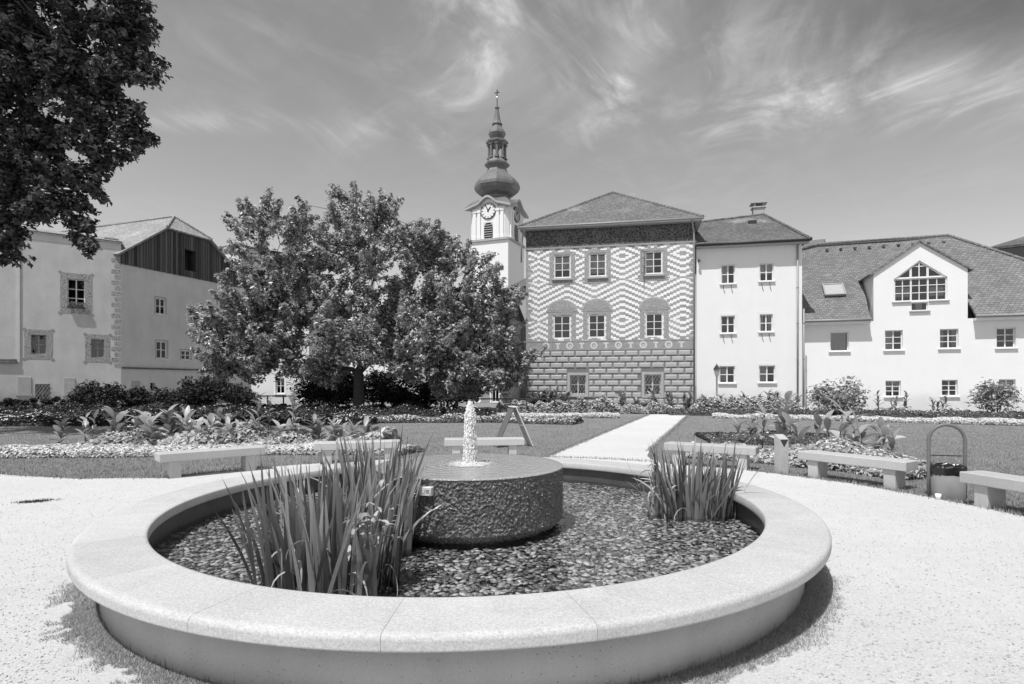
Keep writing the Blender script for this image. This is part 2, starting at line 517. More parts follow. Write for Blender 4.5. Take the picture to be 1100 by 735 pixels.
def blades(name, P, hgt, wid, mat='grass', lean=.5):
    n = len(P); a = rng.uniform(0, 2 * PI, n); d = np.stack([np.cos(a), np.sin(a), np.zeros(n)], 1)
    h = hgt * rng.uniform(.5, 1.2, n)[:, None]; w = wid * rng.uniform(.6, 1.3, n)[:, None]
    b = rng.uniform(0, 2 * PI, n); ln = np.stack([np.cos(b), np.sin(b), np.zeros(n)], 1) * h * rng.uniform(0, lean, n)[:, None]
    V = np.stack([P - d * w, P + d * w, P + ln + np.array([0, 0, 1]) * h], 1).reshape(-1, 3)
    F = np.arange(3 * n).reshape(-1, 3)
    return tag(np_mesh(name, V, F, mat), kind='stuff')

def lawn_points(n, ymax):
    y = 6.5 + (ymax - 6.5) * rng.uniform(0, 1, n) ** 1.5; x = (rng.uniform(-20, 560 + 550, n) - CX) / FPX * y * 1.06
    k = on_lawn(x, y); return np.stack([x[k], y[k], np.full(k.sum(), -.012)], 1)
blades('lawn_grass', lawn_points(260000, 30), .045, .006)
# rough verge where the lawn meets the gravel
ed = np.array(dense); ed = np.repeat(ed, 22, 0); ed = ed + rng.normal(0, .05, ed.shape)
ed = ed[(ed[:, 1] > 5.5)]
blades('verge_grass', np.concatenate([ed, np.zeros((len(ed), 1))], 1), .06, .007)
pe = np.array([p for p in L_ + R_]); pe = np.repeat(pe, 40, 0) + rng.normal(0, .05, (len(pe) * 40, 2))
blades('path_edge_grass', np.concatenate([pe, np.zeros((len(pe), 1))], 1), .06, .008)
# grass growing along the foot of the basin wall
def ring_pts(n, a0, a1, r0, spread):
    a = np.radians(rng.uniform(a0, a1, n)); r = r0 + np.abs(rng.normal(0, spread, n))
    return np.stack([FX + r * np.cos(a), FY + r * np.sin(a), np.zeros(n)], 1)
P = np.concatenate([ring_pts(17000, 186, 226, 3.22, .16), ring_pts(20000, 215, 262, 3.22, .10), ring_pts(3500, 262, 300, 3.22, .04),
                    ring_pts(24000, 296, 358, 3.22, .12), ring_pts(5000, 0, 178, 3.22, .07)])
P = P[[.5 * mnoise.noise(Vector((p[0] * 2.6, p[1] * 2.6, 4))) + .5 * mnoise.noise(Vector((p[0] * 11, p[1] * 11, 4))) > 2.6 * (math.hypot(p[0] - FX, p[1] - FY) - 3.22) - .62 for p in P]]
MAT['footgrass'] = leaf_mat('dry_grass_blades', .22, .6, .3)
blades('foot_grass', P, .026, .0028, 'footgrass', lean=1.6)
P = ring_pts(500, 215, 345, 3.215, .012); blades('foot_tufts', P, .075, .004)

# small loose stones on the gravel
gx, gy = gnd(38, 539)
P = np.stack([gx + rng.normal(0, .10, 500), gy + rng.normal(0, .06, 500) , np.zeros(500)], 1); P[:, 1] += (P[:, 0] - gx) * .35
blades('weed_tuft', P, .03, .004, 'shrubdark', lean=1.4)
n = 16000
y = 2.9 + 8 * rng.uniform(0, 1, n) ** 1.8; x = (rng.uniform(-20, 1120, n) - CX) / FPX * y
k = (np.hypot(x - FX, y - FY) > 3.5) & in_poly(x, y, PL_s); x, y = x[k], y[k]; n = len(x)
o8 = np.array([[1, 0, 0], [-1, 0, 0], [0, 1, 0], [0, -1, 0], [0, 0, .7], [0, 0, -.7]], float)
f8 = np.array([[0, 2, 4], [2, 1, 4], [1, 3, 4], [3, 0, 4], [2, 0, 5], [1, 2, 5], [3, 1, 5], [0, 3, 5]])
V = o8[None] * rng.uniform(.6, 1.4, (n, 6, 3)) * rng.uniform(.003, .009, (n, 1, 1)) + np.stack([x, y, np.full(n, .002)], 1)[:, None]
def m_grit():
    m = M('grit'); m.base(m.rand() * .3 + .32); m.rough(.9, .1); return m.m
MAT['grit'] = m_grit()
tag(np_mesh('gravel_stones', V.reshape(-1, 3), (f8[None] + np.arange(n)[:, None, None] * 6).reshape(-1, 3), 'grit'), kind='stuff')

# ------------------------------------------------------------------ the fountain
fb = empty('fountain_basin', (FX, FY, 0), label='large round granite fountain basin with a broad pale coping, filled with shallow water', cat='fountain')
mb = MB(); mb.lathe([(3.22, -.05), (3.22, .367), (2.98, .367), (2.98, -.05)], 160, closed=True)
mb.build('basin_wall', 'concrete', fb, smooth=False)
MAT['wetwall'] = plain('wet_dark_wall', .07, .35, .4, .5, 5, .004, 30)
mb2 = MB(); mb2.lathe([(2.974, .367), (2.974, .0)], 120); mb2.build('inner_lining', 'wetwall', fb, smooth=True)
for p in [c for c in fb.children if c.name == 'basin_wall'][0].data.polygons: p.use_smooth = abs(p.normal.z) < .5
prof = [(2.915, .37), (3.398, .37), (3.406, .374), (3.409, .381), (3.409, .386), (3.409, .424), (3.409, .429), (3.405, .442), (3.396, .452), (3.383, .4585), (3.362, .461), (3.352, .461), (2.945, .461), (2.935, .461), (2.920, .4575), (2.913, .448), (2.912, .385)]
for k in range(20):
    mb = MB(); a0 = math.radians(-92.5 + 18 * k) + .00035
    mb.lathe(prof, 14, a0=a0, arc=math.radians(18) - .0007, closed=True)
    o = mb.build('coping_slab', 'granite', fb, smooth=True)
    for p in o.data.polygons:
        if len(p.vertices) > 4: p.use_smooth = False

WZ = .19
mb = MB(); mb.lathe([(2.979, 0), (2.3, 0), (1.6, 0), (.9, 0)], 96)
tag(mb.build('pool_water', 'water', loc=(FX, FY, WZ), smooth=True), kind='structure')
mb = MB(); mb.lathe([(2.979, 0), (.001, 0)], 64); tag(mb.build('pool_floor', 'soil', loc=(FX, FY, .10)), kind='structure')

# pebble bed under the water
def sphere_lo():
    t = [(0, 0, 1)]
    for j, (zz, rr) in enumerate(((.45, .89), (-.45, .89))):
        for k in range(7):
            a = 2 * PI * (k + .5 * j) / 7; t.append((rr * math.cos(a), rr * math.sin(a), zz))
    t.append((0, 0, -1)); f = []
    for k in range(7):
        k2 = (k + 1) % 7
        f += [(0, 1 + k, 1 + k2), (1 + k, 8 + k, 1 + k2), (1 + k2, 8 + k, 8 + k2), (15, 8 + k2, 8 + k)]
    return np.array(t), np.array(f)
sv, sf = sphere_lo()
sp = .047; gx, gy = np.meshgrid(np.arange(-2.97, 2.97, sp), np.arange(-2.97, 2.97, sp * .86))
gx = gx + (np.arange(gx.shape[0]) % 2)[:, None] * sp / 2
P = np.stack([gx.ravel(), gy.ravel()], 1) + rng.normal(0, sp * .22, (gx.size, 2))
r = np.hypot(P[:, 0], P[:, 1]); P = P[(r < 2.96) & (r > .93)]; n = len(P)
A = rng.uniform(0, PI, n); s1 = sp * rng.uniform(.42, .95, n); s2 = s1 * rng.uniform(.45, .85, n); s3 = s1 * rng.uniform(.16, .30, n)
v = sv[None] * np.stack([s1, s2, s3], 1)[:, None]
tl = rng.normal(0, .12, n); ca, sa = np.cos(A)[:, None], np.sin(A)[:, None]
v[:, :, 2] += v[:, :, 0] * tl[:, None]
vx = v[:, :, 0] * ca - v[:, :, 1] * sa; vy = v[:, :, 0] * sa + v[:, :, 1] * ca
V = np.stack([vx + P[:, :1] + FX, vy + P[:, 1:] + FY, v[:, :, 2] + (.145 + rng.normal(0, .006, n))[:, None]], 2)
tag(np_mesh('pebble_bed', V.reshape(-1, 3), (sf[None] + np.arange(n)[:, None, None] * len(sv)).reshape(-1, 3), 'pebble', smooth=True), kind='stuff')

# drum: hewn side as real relief, polished wet top
dr = empty('fountain_drum', (FX, FY, 0), label='rough-hewn dark stone drum with wet flat top standing in the middle of the basin', cat='fountain stone')
NA, NZ = 1000, 96; RD, ZT = 1.0, .80
V = []; F = []
for j in range(NZ + 1):
    z = .08 + (ZT - .012 - .08) * j / NZ
    for i in range(NA):
        a = 2 * PI * i / NA; q = Vector((math.cos(a) * 1.0, math.sin(a) * 1.0, z))
        e = abs(mnoise.noise(q * 33)) * 1.3 - .4 + mnoise.noise(q * 75) * .55 + .35 * mnoise.noise(q * 12)
        fade = min(1, (ZT - z) / .05); rr = RD - .012 + .021 * e * fade - (.10 * max(0, (.27 - z) / .09) if z < .27 else 0)
        V.append((rr * math.cos(a), rr * math.sin(a), z + .007 * mnoise.noise(q * 44 + Vector((5, 1, 2))) * fade))
for j in range(NZ):
    for i in range(NA):
        i2 = (i + 1) % NA; F.append((j * NA + i, j * NA + i2, (j + 1) * NA + i2, (j + 1) * NA + i))
np_mesh('hewn_side', V, F, 'drum', dr, smooth=False)
mb = MB(); mb.lathe([(.001, ZT + .004), (.2, ZT + .004), (.9, ZT + .002), (.985, ZT), (RD - .004, ZT - .005), (RD - .008, ZT - .014)], 120)
mb.build('polished_top', 'drumtop', dr, smooth=True)
# plaque on the drum
ap = math.radians(-90 - 18.5); mm = Matrix.Translation((1.0 * math.cos(ap), 1.0 * math.sin(ap), .69)) @ Matrix.Rotation(ap + PI / 2, 4, 'Z')
mb = MB(); mb.cbox(-.062, .062, -.035, .03, -.04, .04, .005, mat=mm)
pq = mb.build('plaque', 'board', dr)
mb = MB()      # no-drinking-water pictogram: a glass and a stroke
for (x0, x1, z0, z1) in ((-.030, -.026, -.018, .02), (-.008, -.004, -.018, .02), (-.030, -.004, -.022, -.018), (.008, .045, .012, .016), (.008, .040, 0, .004), (.008, .045, -.012, -.008)):
    mb.box(x0, x1, -.0375, -.0352, z0, z1, mat=mm)
mb.build('pictogram', 'boarddark', pq)

# the jet: a core of foaming water and its drops
wj = empty('water_jet', (FX, FY, ZT), label='white foaming jet of water rising from the middle of the stone drum', cat='water jet')
V = []; F = []; NA, NZ = 44, 110; HJ = .655
for j in range(NZ + 1):
    t = j / NZ; z = t * HJ
    rad = (.062 - .012 * t) * (1 if t < .74 else math.sqrt(max(0, 1 - ((t - .74) / .26) ** 2))) * (1 - .2 * math.exp(-t * 12))
    for i in range(NA):
        a = 2 * PI * i / NA; q = Vector((math.cos(a) * .8, math.sin(a) * .8, z * 9))
        e = 1 + .22 * mnoise.noise(Vector((q.x * 3, q.y * 3, q.z * .9))) + .20 * mnoise.noise(q * 8) + (.2 * mnoise.noise(Vector((math.cos(a) * 3, math.sin(a) * 3, z * 3))))
        ox = .012 * mnoise.noise(Vector((z * 6, 3, 1)))
        V.append((rad * e * math.cos(a) + ox, rad * e * math.sin(a), z))
for j in range(NZ):
    for i in range(NA):
        i2 = (i + 1) % NA; F.append((j * NA + i, j * NA + i2, (j + 1) * NA + i2, (j + 1) * NA + i))
np_mesh('foam_core', V, F, 'foamstrand', wj, smooth=True)
Vc = np.array(V); Vc[:, :2] *= .55; Vc[:, 2] *= .93; np_mesh('inner_column', Vc, F, 'foamstrand', wj, smooth=True)
n = 2600
t = rng.uniform(0, 1, n); rad = (.068 - .016 * t) * np.sqrt(rng.uniform(.3, 1.4, n)) * np.sqrt(np.clip((1.03 - t) / .25, 0, 1)); a = rng.uniform(0, 2 * PI, n)
P1 = np.stack([rad * np.cos(a), rad * np.sin(a), t * HJ * 1.02], 1)
n2 = 900; r2 = np.abs(rng.normal(0, .13, n2)) + .05; a = rng.uniform(0, 2 * PI, n2)
P2 = np.stack([r2 * np.cos(a), r2 * np.sin(a), np.abs(rng.normal(0, .02, n2))], 1)
P = np.concatenate([P1, P2]); n = len(P)
s = rng.uniform(.002, .007, n); st = np.ones((n, 3)); st[:len(P1), 2] = rng.uniform(1, 4.5, len(P1)); st[len(P1):, 2] = .6
V = o8[None] * (s[:, None] * st)[:, None] + P[:, None]
np_mesh('drops', V.reshape(-1, 3), (f8[None] + np.arange(n)[:, None, None] * 6).reshape(-1, 3), 'foam', wj, smooth=True)
V = []; F = []; NR = 10; NA = 60
for j in range(NR + 1):
    for i in range(NA):
        a = 2 * PI * i / NA; rr = .05 + .17 * j / NR * (1 + .3 * mnoise.noise(Vector((math.cos(a) * 2, math.sin(a) * 2, 0))))
        V.append((rr * math.cos(a), rr * math.sin(a), .008 + .022 * (1 - j / NR) * (1 + .9 * mnoise.noise(Vector((rr * 30 * math.cos(a), rr * 30 * math.sin(a), 2))))))
for j in range(NR):
    for i in range(NA):
        i2 = (i + 1) % NA; F.append((j * NA + i, (j + 1) * NA + i, (j + 1) * NA + i2, j * NA + i2))
np_mesh('splash_ring', V, F, 'foamstrand', wj, smooth=True)

# ------------------------------------------------------------------ irises in the basin
def iris(name, loc, nb, rx, ry, hmin, hmax, label, ndry, lean=.22, seed=1):
    rd = random.Random(seed); root = empty(name, loc, label=label, cat='water plant', group='iris clumps in the basin')
    V, F = [], []
    for i in range(nb):
        a = rd.uniform(0, 2 * PI); q = math.sqrt(rd.random()); bx, by = rx * q * math.cos(a), ry * q * math.sin(a)
        h = rd.uniform(hmin, hmax) * (1 - .3 * q * rd.random())
        az = math.atan2(by, bx) + rd.gauss(0, .7)
        strip_leaf(V, F, (bx, by, -.05), az, h, rd.uniform(.028, .056), PI / 2 - abs(rd.gauss(0, lean)) * (.4 + q), abs(rd.gauss(0, .22)) + (rd.random() < .05) * rd.uniform(.8, 1.6), 6, rd.gauss(0, .9), .12, 'blade')
    np_mesh('leaves', V, F, 'iris', root, smooth=False)
    V, F = [], []
    for i in range(ndry):
        a = rd.uniform(0, 2 * PI); q = .5 + .5 * rd.random(); bx, by = rx * q * math.cos(a), ry * q * math.sin(a)
        strip_leaf(V, F, (bx, by, rd.uniform(0, .5)), a + rd.gauss(0, .8), rd.uniform(.15, .45), rd.uniform(.012, .028), rd.uniform(.2, 1.3), rd.uniform(1.2, 3.2), 7, rd.gauss(0, 1.6), .1, 'blade')
    np_mesh('withered_leaves', V, F, 'dry', root)
    return root

gx, gy = gnd(352, 628, WZ)
ir1 = iris('iris_clump', (gx, gy, WZ), 250, .52, .38, .62, 1.18, 'biggest clump of sword-leaved iris with withered flowers, in the basin nearest the viewer', 34, .12, 3)
# withered flower head hanging in the front clump
V, F = [], []; rd = random.Random(5)
for i in range(46):
    strip_leaf(V, F, (.36 + rd.gauss(0, .075), -.30 + rd.gauss(0, .05), .50 + rd.gauss(0, .09)), rd.uniform(0, 6.3), rd.uniform(.06, .16), rd.uniform(.012, .03), rd.uniform(-.6, .9), rd.uniform(.6, 2), 5, rd.gauss(0, 1), .2)
np_mesh('withered_flowers', V, F, 'dry', ir1)
gx, gy = gnd(408, 590, WZ)
iris('iris_clump', (gx, gy, WZ), 130, .28, .24, .85, 1.28, 'slim tall clump of iris between the biggest clump and the stone drum', 8, .12, 8)
gx, gy = gnd(742, 552, WZ)
iris('iris_clump', (gx, gy, WZ), 200, .50, .26, .52, 1.0, 'clump of iris at the right-hand inside of the basin, right of the stone drum', 22, .13, 9)

# ------------------------------------------------------------------ stone benches round the gravel
def bench_proto(root):
    mb = MB(); mb.cbox(-.89, .89, 0, .42, .30, .45, .012); mb.build('seat', 'granite_bench', root)
    for sx in (-1, 1):
        mb = MB(); x0, x1 = (-.72, -.54) if sx < 0 else (.54, .72)
        mb.cbox(x0, x1, .045, .375, -.03, .2985, .008); mb.build('leg', 'granite_bench', root)

BENCH = [((171, 488), (284.5, 480), 'pale granite bench left of the iris, its bright end block facing left'),
         ((337, 476.6), (433, 473.7), 'pale granite bench half hidden behind the tall iris leaves'),
         ((477.3, 472.2), (569.3, 471.2), 'pale granite bench behind the water jet with the folding board behind it'),
         ((712.8, 475.9), (811.3, 481.3), 'pale granite bench behind the right-hand iris, left of the stone post'),
         ((856.4, 484.5), (972.7, 496.6), 'pale granite bench between the stone post and the hooped litter bin'),
         ((1030, 506.4), (1144, 523.5), 'pale granite bench right of the litter bin, cut by the picture edge')]
proto = None
for (a, b, lab) in BENCH:
    pa = Vector(gnd(a[0], a[1], .45)).to_3d(); pb = Vector(gnd(b[0], b[1], .45)).to_3d(); d = pb - pa; mid = pa + d.normalized() * .89
    r = empty('stone_bench', (mid.x, mid.y, 0), math.atan2(d.y, d.x), label=lab, cat='bench', group='stone benches round the fountain')
    if proto is None: bench_proto(r); proto = r
    else:
        for ch in proto.children: c = ch.copy(); link(c, r)

# ------------------------------------------------------------------ litter bin, cup, stone post, folding board
gx, gy = gnd(1015.5, 537); 
lb = empty('litter_bin', (gx + .17, gy + .2, 0), math.radians(-14), label='low grey litter bin with black bag and tall tubular hoop between two benches', cat='litter bin')
mb = MB(); W = .205
ring = lambda r, z: [(r * math.copysign(abs(math.cos(t)) ** .5, math.cos(t)), .9 * r * math.copysign(abs(math.sin(t)) ** .5, math.sin(t)), z) for t in [2 * PI * k / 40 for k in range(40)]]
def rings(mb, rs, cap=True):
    i0 = len(mb.v)
    for q in rs: mb.v += q
    n = len(rs[0])
    for k in range(len(rs) - 1):
        for j in range(n):
            j2 = (j + 1) % n; mb.f.append((i0 + k * n + j, i0 + k * n + j2, i0 + (k + 1) * n + j2, i0 + (k + 1) * n + j)); mb.mi.append(0)
    if cap: mb.f.append(tuple(i0 + (len(rs) - 1) * n + j for j in range(n))); mb.mi.append(0)
rings(mb, [ring(W * .98, -.02), ring(W, .02), ring(W, .42)]); mb.build('bin_body', 'binbody', lb, smooth=True)
mb = MB(); rd = random.Random(4)
jit = lambda r, z, q: [(x * (1 + rd.uniform(-q, q)), y * (1 + rd.uniform(-q, q)), zz + rd.uniform(-.012, .012)) for x, y, zz in ring(r, z)]
rings(mb, [jit(W * 1.03, .35, .012), jit(W * 1.06, .40, .03), jit(W * 1.05, .45, .03), jit(W * .98, .475, .05), jit(W * .9, .46, .05), jit(W * .8, .38, .05)], True)
mb.build('bin_bag', 'bag', lb)
mb = MB(); pts = [(.232, .0, -.02), (.232, 0, .45), (.232, 0, .84)]
for k in range(1, 16): t = PI * k / 16; pts.append((.232 * math.cos(t), 0, .84 + .225 * math.sin(t)))
pts += [(-.232, 0, .84), (-.232, 0, .45), (-.232, 0, -.02)]
mb.tube(pts, .024, 10); MAT['hoopmetal'] = plain('weathered_tube', .15, .5, .5, .2, 4); mb.build('hoop', 'hoopmetal', lb, smooth=True)
mb = MB(); mb.box(-.205, .205, .02, .03, .60, .615); mb.build('crossbar', 'darkmetal', lb)
gx, gy = gnd(1004.5, 536)
mb = MB(); mb.lathe([(.001, .0), (.028, 0), (.04, .082), (.036, .082), (.025, .006), (.001, .006)], 20)
tag(mb.build('paper_cup', 'card', loc=(gx, gy - .06, .001), smooth=True), label='small white paper cup standing on the gravel against the litter bin', cat='cup')

gx, gy = gnd(842, 509)
sp_ = empty('stone_post', (gx, gy + .1, 0), math.radians(8), label='short pale stone post with dark triangular notch in its top, between two benches', cat='post')
mb = MB(); w = .088
mb.face([(-w, -w, -.02), (w, -w, -.02), (w, -w, .64), (-w, -w, .64)])
mb.face([(w, -w, -.02), (w, w, -.02), (w, w, .72), (w, -w, .64)]); mb.face([(-w, w, -.02), (-w, -w, -.02), (-w, -w, .64), (-w, w, .72)])
mb.face([(w, w, -.02), (-w, w, -.02), (-w, w, .72), (w, w, .72)])
mb.face([(w, -w, .64), (w, w, .72), (-w, w, .72), (-w, -w, .64)])
mb.build('post_body', 'granite_bench', sp_)
mb = MB(); mb.face([(-.080, -w - .003, .632), (0, -w - .003, .49), (.080, -w - .003, .632)]); mb.build('triangular_plate', 'darkmetal', sp_)

gx = at(551, 470, 15.4).x
sb = empty('folding_board', (gx, 15.4, 0), math.radians(14), label='A-shaped folding sign board standing on the lawn behind the bench and the jet', cat='sign board')
H, SPR, DP = 1.06, .47, .55
def panel(sgn, nm, mat):
    mb = MB(); ang = math.atan2(SPR, H); L = math.hypot(SPR, H)
    mt = Matrix.Translation((0, 0, H)) @ Matrix.Rotation(-sgn * ang, 4, 'Y')
    mb.cbox(.004 if sgn > 0 else -.034, .034 if sgn > 0 else -.004, -DP / 2, DP / 2, -L, 0, .004, mat=mt)
    return mb.build(nm, mat, sb)
panel(1, 'panel', 'board'); panel(-1, 'panel', 'boarddark')
mb = MB(); mb.cbox(-.07, .07, -DP / 2 - .004, DP / 2 + .004, H - .02, H + .012, .006); mb.build('top_hinge', 'board', sb)
mb = MB(); mb.box(-.235, .235, -.27, -.255, .56, .585); mb.build('stay', 'metal', sb)

# ------------------------------------------------------------------ bedding strips (nobody could count the plants)
def strip_bed(name, path, width, height, nleaf, nflow, ls=.09, fs=.05, leaf='hedge', flow='flower', rough=.5):
    path = np.array(path, float); seg = np.linalg.norm(np.diff(path, axis=0), axis=1); cum = np.concatenate([[0], np.cumsum(seg)])
    def pos(n, top):
        s = rng.uniform(0, cum[-1], n); i = np.clip(np.searchsorted(cum, s) - 1, 0, len(seg) - 1); t = ((s - cum[i]) / seg[i])[:, None]
        c = path[i] * (1 - t) + path[i + 1] * t; d = unit(path[i + 1] - path[i]); nrm = np.stack([-d[:, 1], d[:, 0]], 1)
        q = rng.uniform(-1, 1, n) if not top else rng.uniform(-.92, .92, n)
        hh = np.array([.75 + rough * mnoise.noise(Vector((a * .9, b * .9, 5))) + .35 * rough * mnoise.noise(Vector((a * 3.3, b * 3.3, 2))) for a, b in c])
        w2 = np.array([1 + .25 * mnoise.noise(Vector((a * .8, b * .8, 9))) for a, b in c])
        xy = c + nrm * (q * width / 2 * w2)[:, None]
        env = height * hh * np.sqrt(np.maximum(.05, 1 - np.abs(q) ** 3))
        z = env * (1.0 + rng.uniform(-.05, .08, n) if top else rng.uniform(.25, 1, n))
        N = np.concatenate([nrm * (q * .9)[:, None], np.ones((n, 1))], 1) + rng.normal(0, .5, (n, 3))
        return np.concatenate([xy, z[:, None]], 1), N
    C, N = pos(nleaf, False); V, F = leaf_quads(C, N, ls * rng.uniform(.6, 1.3, nleaf), .6)
    mi = np.zeros(len(F), int)
    if nflow:
        C, N = pos(nflow, True); N[:, 2] += .8
        V2, F2 = leaf_quads(C, N, fs * rng.uniform(.7, 1.3, nflow), .95, .1)
        F = np.concatenate([F, F2 + len(V)]); V = np.concatenate([V, V2]); mi = np.concatenate([mi, np.ones(len(F2), int)])
    return tag(np_mesh(name, V, F, [leaf, flow], mi=mi), kind='stuff')

def soil(name, path, width):
    path = np.array(path, float); d = unit(np.gradient(path, axis=0)); nrm = np.stack([-d[:, 1], d[:, 0]], 1)
    P = np.concatenate([path + nrm * width / 2, (path - nrm * width / 2)[::-1]]); return poly_sheet(name, [tuple(p) for p in P], -.008, 'soil')

s1 = [(-17, 13.2), (-12.5, 13.35), (-9, 13.6), (-6.5, 14.0), (-4.6, 14.1), (-3.2, 14.0), (-2.55, 13.7)]
strip_bed('white_flower_bed', s1, 1.25, .24, 26000, 9000, .085, .06, 'canna')
s1b = [(-11.5, 14.9), (-8, 15.2), (-5.2, 15.4), (-3.4, 15.2)]
soil('flower_bed', s1b, 2.0)
strip_bed('leafy_bed', s1b, 2.0, .55, 12000, 500, .17, .06, 'canna', rough=.9)
s2 = [(-24, 23.0), (-16, 23.4), (-10, 23.8), (-6, 24.0)]
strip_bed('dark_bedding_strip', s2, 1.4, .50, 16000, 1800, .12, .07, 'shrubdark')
s3 = [(-10, 24.6), (-5, 25.4), (-1, 25.6), (2.6, 24.2)]
strip_bed('flower_strip', s3, 1.6, .34, 20000, 2600, .11, .07, 'hedge')
strip_bed('white_flower_strip', [(-1.0, 28.6), (2.0, 28.8), (5.1, 28.7)], 1.1, .26, 9000, 4200, .1, .075, 'canna')
strip_bed('ground_cover_patch', [(5.6, 17.3), (6.4, 17.2), (7.6, 16.8), (8.8, 16.2)], 2.6, .30, 14000, 60, .11, .06, 'hedge')
s4 = [(9.9, 28.9), (13, 27.6), (17, 25.6), (21, 23.3), (25, 21)]
strip_bed('white_flower_strip', s4, 1.5, .27, 22000, 11000, .1, .075, 'canna')
s5 = [(8.2, 31.2), (13, 30.6), (18, 29.2), (23, 27.4), (30, 25)]
strip_bed('clipped_bedding_strip', s5, 1.4, .45, 26000, 400, .1, .07, 'hedge', rough=.2)
s6 = [(8.5, 32.8), (14, 32.4), (19, 31.2), (24, 29.6), (30, 27.6)]
strip_bed('flower_strip', s6, .9, .42, 14000, 4200, .1, .075, 'hedge')
s7 = [(-1.2, 33.6), (4, 33.4), (8, 33.1), (12, 33.0), (16, 32.9)]
strip_bed('flower_border', s7, 1.9, .80, 26000, 3400, .18, .085, 'cannadark', rough=.9)
strip_bed('shade_cover_strip', [(-40, 30.5), (-24, 30.5), (-12, 31), (-4, 31), (-1.5, 31.5)], 3.6, .5, 24000, 900, .16, .08, 'shrubdark', rough=.9)  # dark leaf cover, drawn out leftward in place of shade on the lawn
strip_bed('shade_cover_strip', [(-40, 37.5), (-28, 36.5), (-20, 36.0), (-10, 36.0), (-4, 36.2)], 3.4, .42, 16000, 0, .2, .06, 'shrubdark', rough=.9)  # dark leaves fill the bare ground to stand in for shade
strip_bed('bench_side_plants', [(4.1, 13.6), (4.9, 13.2), (5.9, 12.3), (6.9, 11.2), (7.3, 10.1)], 1.5, .42, 11000, 900, .13, .06, 'canna', rough=1.1)

# ------------------------------------------------------------------ broad-leaved bedding plants
def canna(name, loc, h, nl, ll, lw, label, group, mat='canna', seed=0, spread=.5, lean=.0, flower=False):
    rd = random.Random(seed); root = empty(name, loc, rd.uniform(0, 6), label=label, cat='plant', group=group)
    ns = rd.choice((2, 3)); V, F = [], []; mb = MB(); tops = []
    for s in range(ns):
        a = rd.uniform(0, 6.3); bx, by = .08 * math.cos(a), .08 * math.sin(a); hh = h * rd.uniform(.62, 1.0) * (1 if s else 1.0) * .75
        tx, ty = bx + (spread * .25 + lean) * math.cos(a), by + spread * .25 * math.sin(a)
        mb.tube([(bx, by, -.03), ((bx + tx) / 2, (by + ty) / 2, hh * .5), (tx, ty, hh)], [.017, .014, .008], 6)
        k = max(3, nl // ns); az = rd.uniform(0, 6.3); tops.append((tx, ty, hh))
        for i in range(k):
            t = .18 + .82 * i / (k - 1); az += 2.2 + rd.gauss(0, .5)
            p = (bx + (tx - bx) * t, by + (ty - by) * t, hh * t)
            strip_leaf(V, F, p, az, ll * rd.uniform(.7, 1.2) * (1 - .25 * t), lw * rd.uniform(.75, 1.2), rd.uniform(.5, 1.05) + .35 * t, rd.uniform(.5, 1.7) * (1.25 - .6 * t), 7, rd.gauss(0, .35), .35)
    mb.build('stem', 'stem', root, smooth=True); np_mesh('leaves', V, F, mat, root, smooth=True)
    if flower:
        V, F = [], []
        for t in tops:
            for i in range(9): strip_leaf(V, F, (t[0], t[1], t[2] + rd.uniform(0, .16)), rd.uniform(0, 6.3), .09, .05, rd.uniform(.3, 1.3), 1, 4, 0, .2)
        np_mesh('flowers', V, F, 'dry', root)
    return root

def ordinal(i): return ('first second third fourth fifth sixth seventh eighth ninth tenth eleventh twelfth thirteenth fourteenth fifteenth sixteenth seventeenth eighteenth nineteenth twentieth twenty-first twenty-second twenty-third twenty-fourth'.split())[i]

LP = [(57, 454, 14.2, .8), (94, 447, 14.5, .7), (112, 452, 14.6, .8), (131, 428, 14.7, 1.2), (153, 429, 15.0, 1.2), (168, 446, 14.6, 1.0), (186, 437, 15.2, 1.1), (205, 434, 15.1, 1.1),
      (222, 448, 14.6, 1.0), (238, 440, 15.0, 1.0), (254, 452, 14.7, .9), (270, 441, 15.3, 1.0), (285, 426, 14.9, .75), (303, 446, 14.7, .9), (319, 424, 14.8, .75), (336, 446, 15.0, .9), (356, 450, 14.9, .9), (374, 455, 15.3, .9), (398, 452, 15.2, .9)]
for i, (px, py, Y, k) in enumerate(LP):
    p = at(px, py, Y)
    canna('canna_plant', (p.x, Y, -.01), p.z * (1.12 if k > .8 else 1.3), 24 if k > .8 else 20, .50 * k, .15 * k, 'broad-leaved pale plant in the bed behind the left benches, %s from the left' % ordinal(i), 'broad-leaved plants behind the left benches', 'canna' if i % 3 else 'cannadark', 20 + i, .5, 0, i in (9, 12, 14))
RP = [(800, 452, 14.2, 1.0), (817, 437, 14.0, 1.15), (833, 424, 13.8, 1.35), (850, 440, 13.6, 1.3), (868, 452, 13.2, 1.2), (897, 430, 12.9, 1.4), (915, 462, 12.5, 1.0), (936, 449, 12.0, 1.35), (956, 468, 11.5, 1.0)]
for i, (px, py, Y, k) in enumerate(RP):
    p = at(px, py, Y)
    canna('canna_plant', (p.x, Y, -.01), p.z * 1.3, 16, .44 * k, .125 * k, 'large-leaved arching plant behind the right benches and stone post, %s from the left' % ordinal(i), 'large-leaved plants behind the right benches', 'canna' if i % 2 else 'cannadark', 60 + i, .7)
BP = [(578, 424, 33.9), (592, 417, 33.6), (607, 425, 34), (668, 424, 33.6), (688, 428, 33.4), (706, 421, 33.5), (722, 421, 33.2), (738, 424, 33.4), (757, 428, 33.2), (781, 424, 33.3), (800, 426, 33.2), (822, 424, 33.1), (838, 421, 33.2), (851, 426, 33.0)]
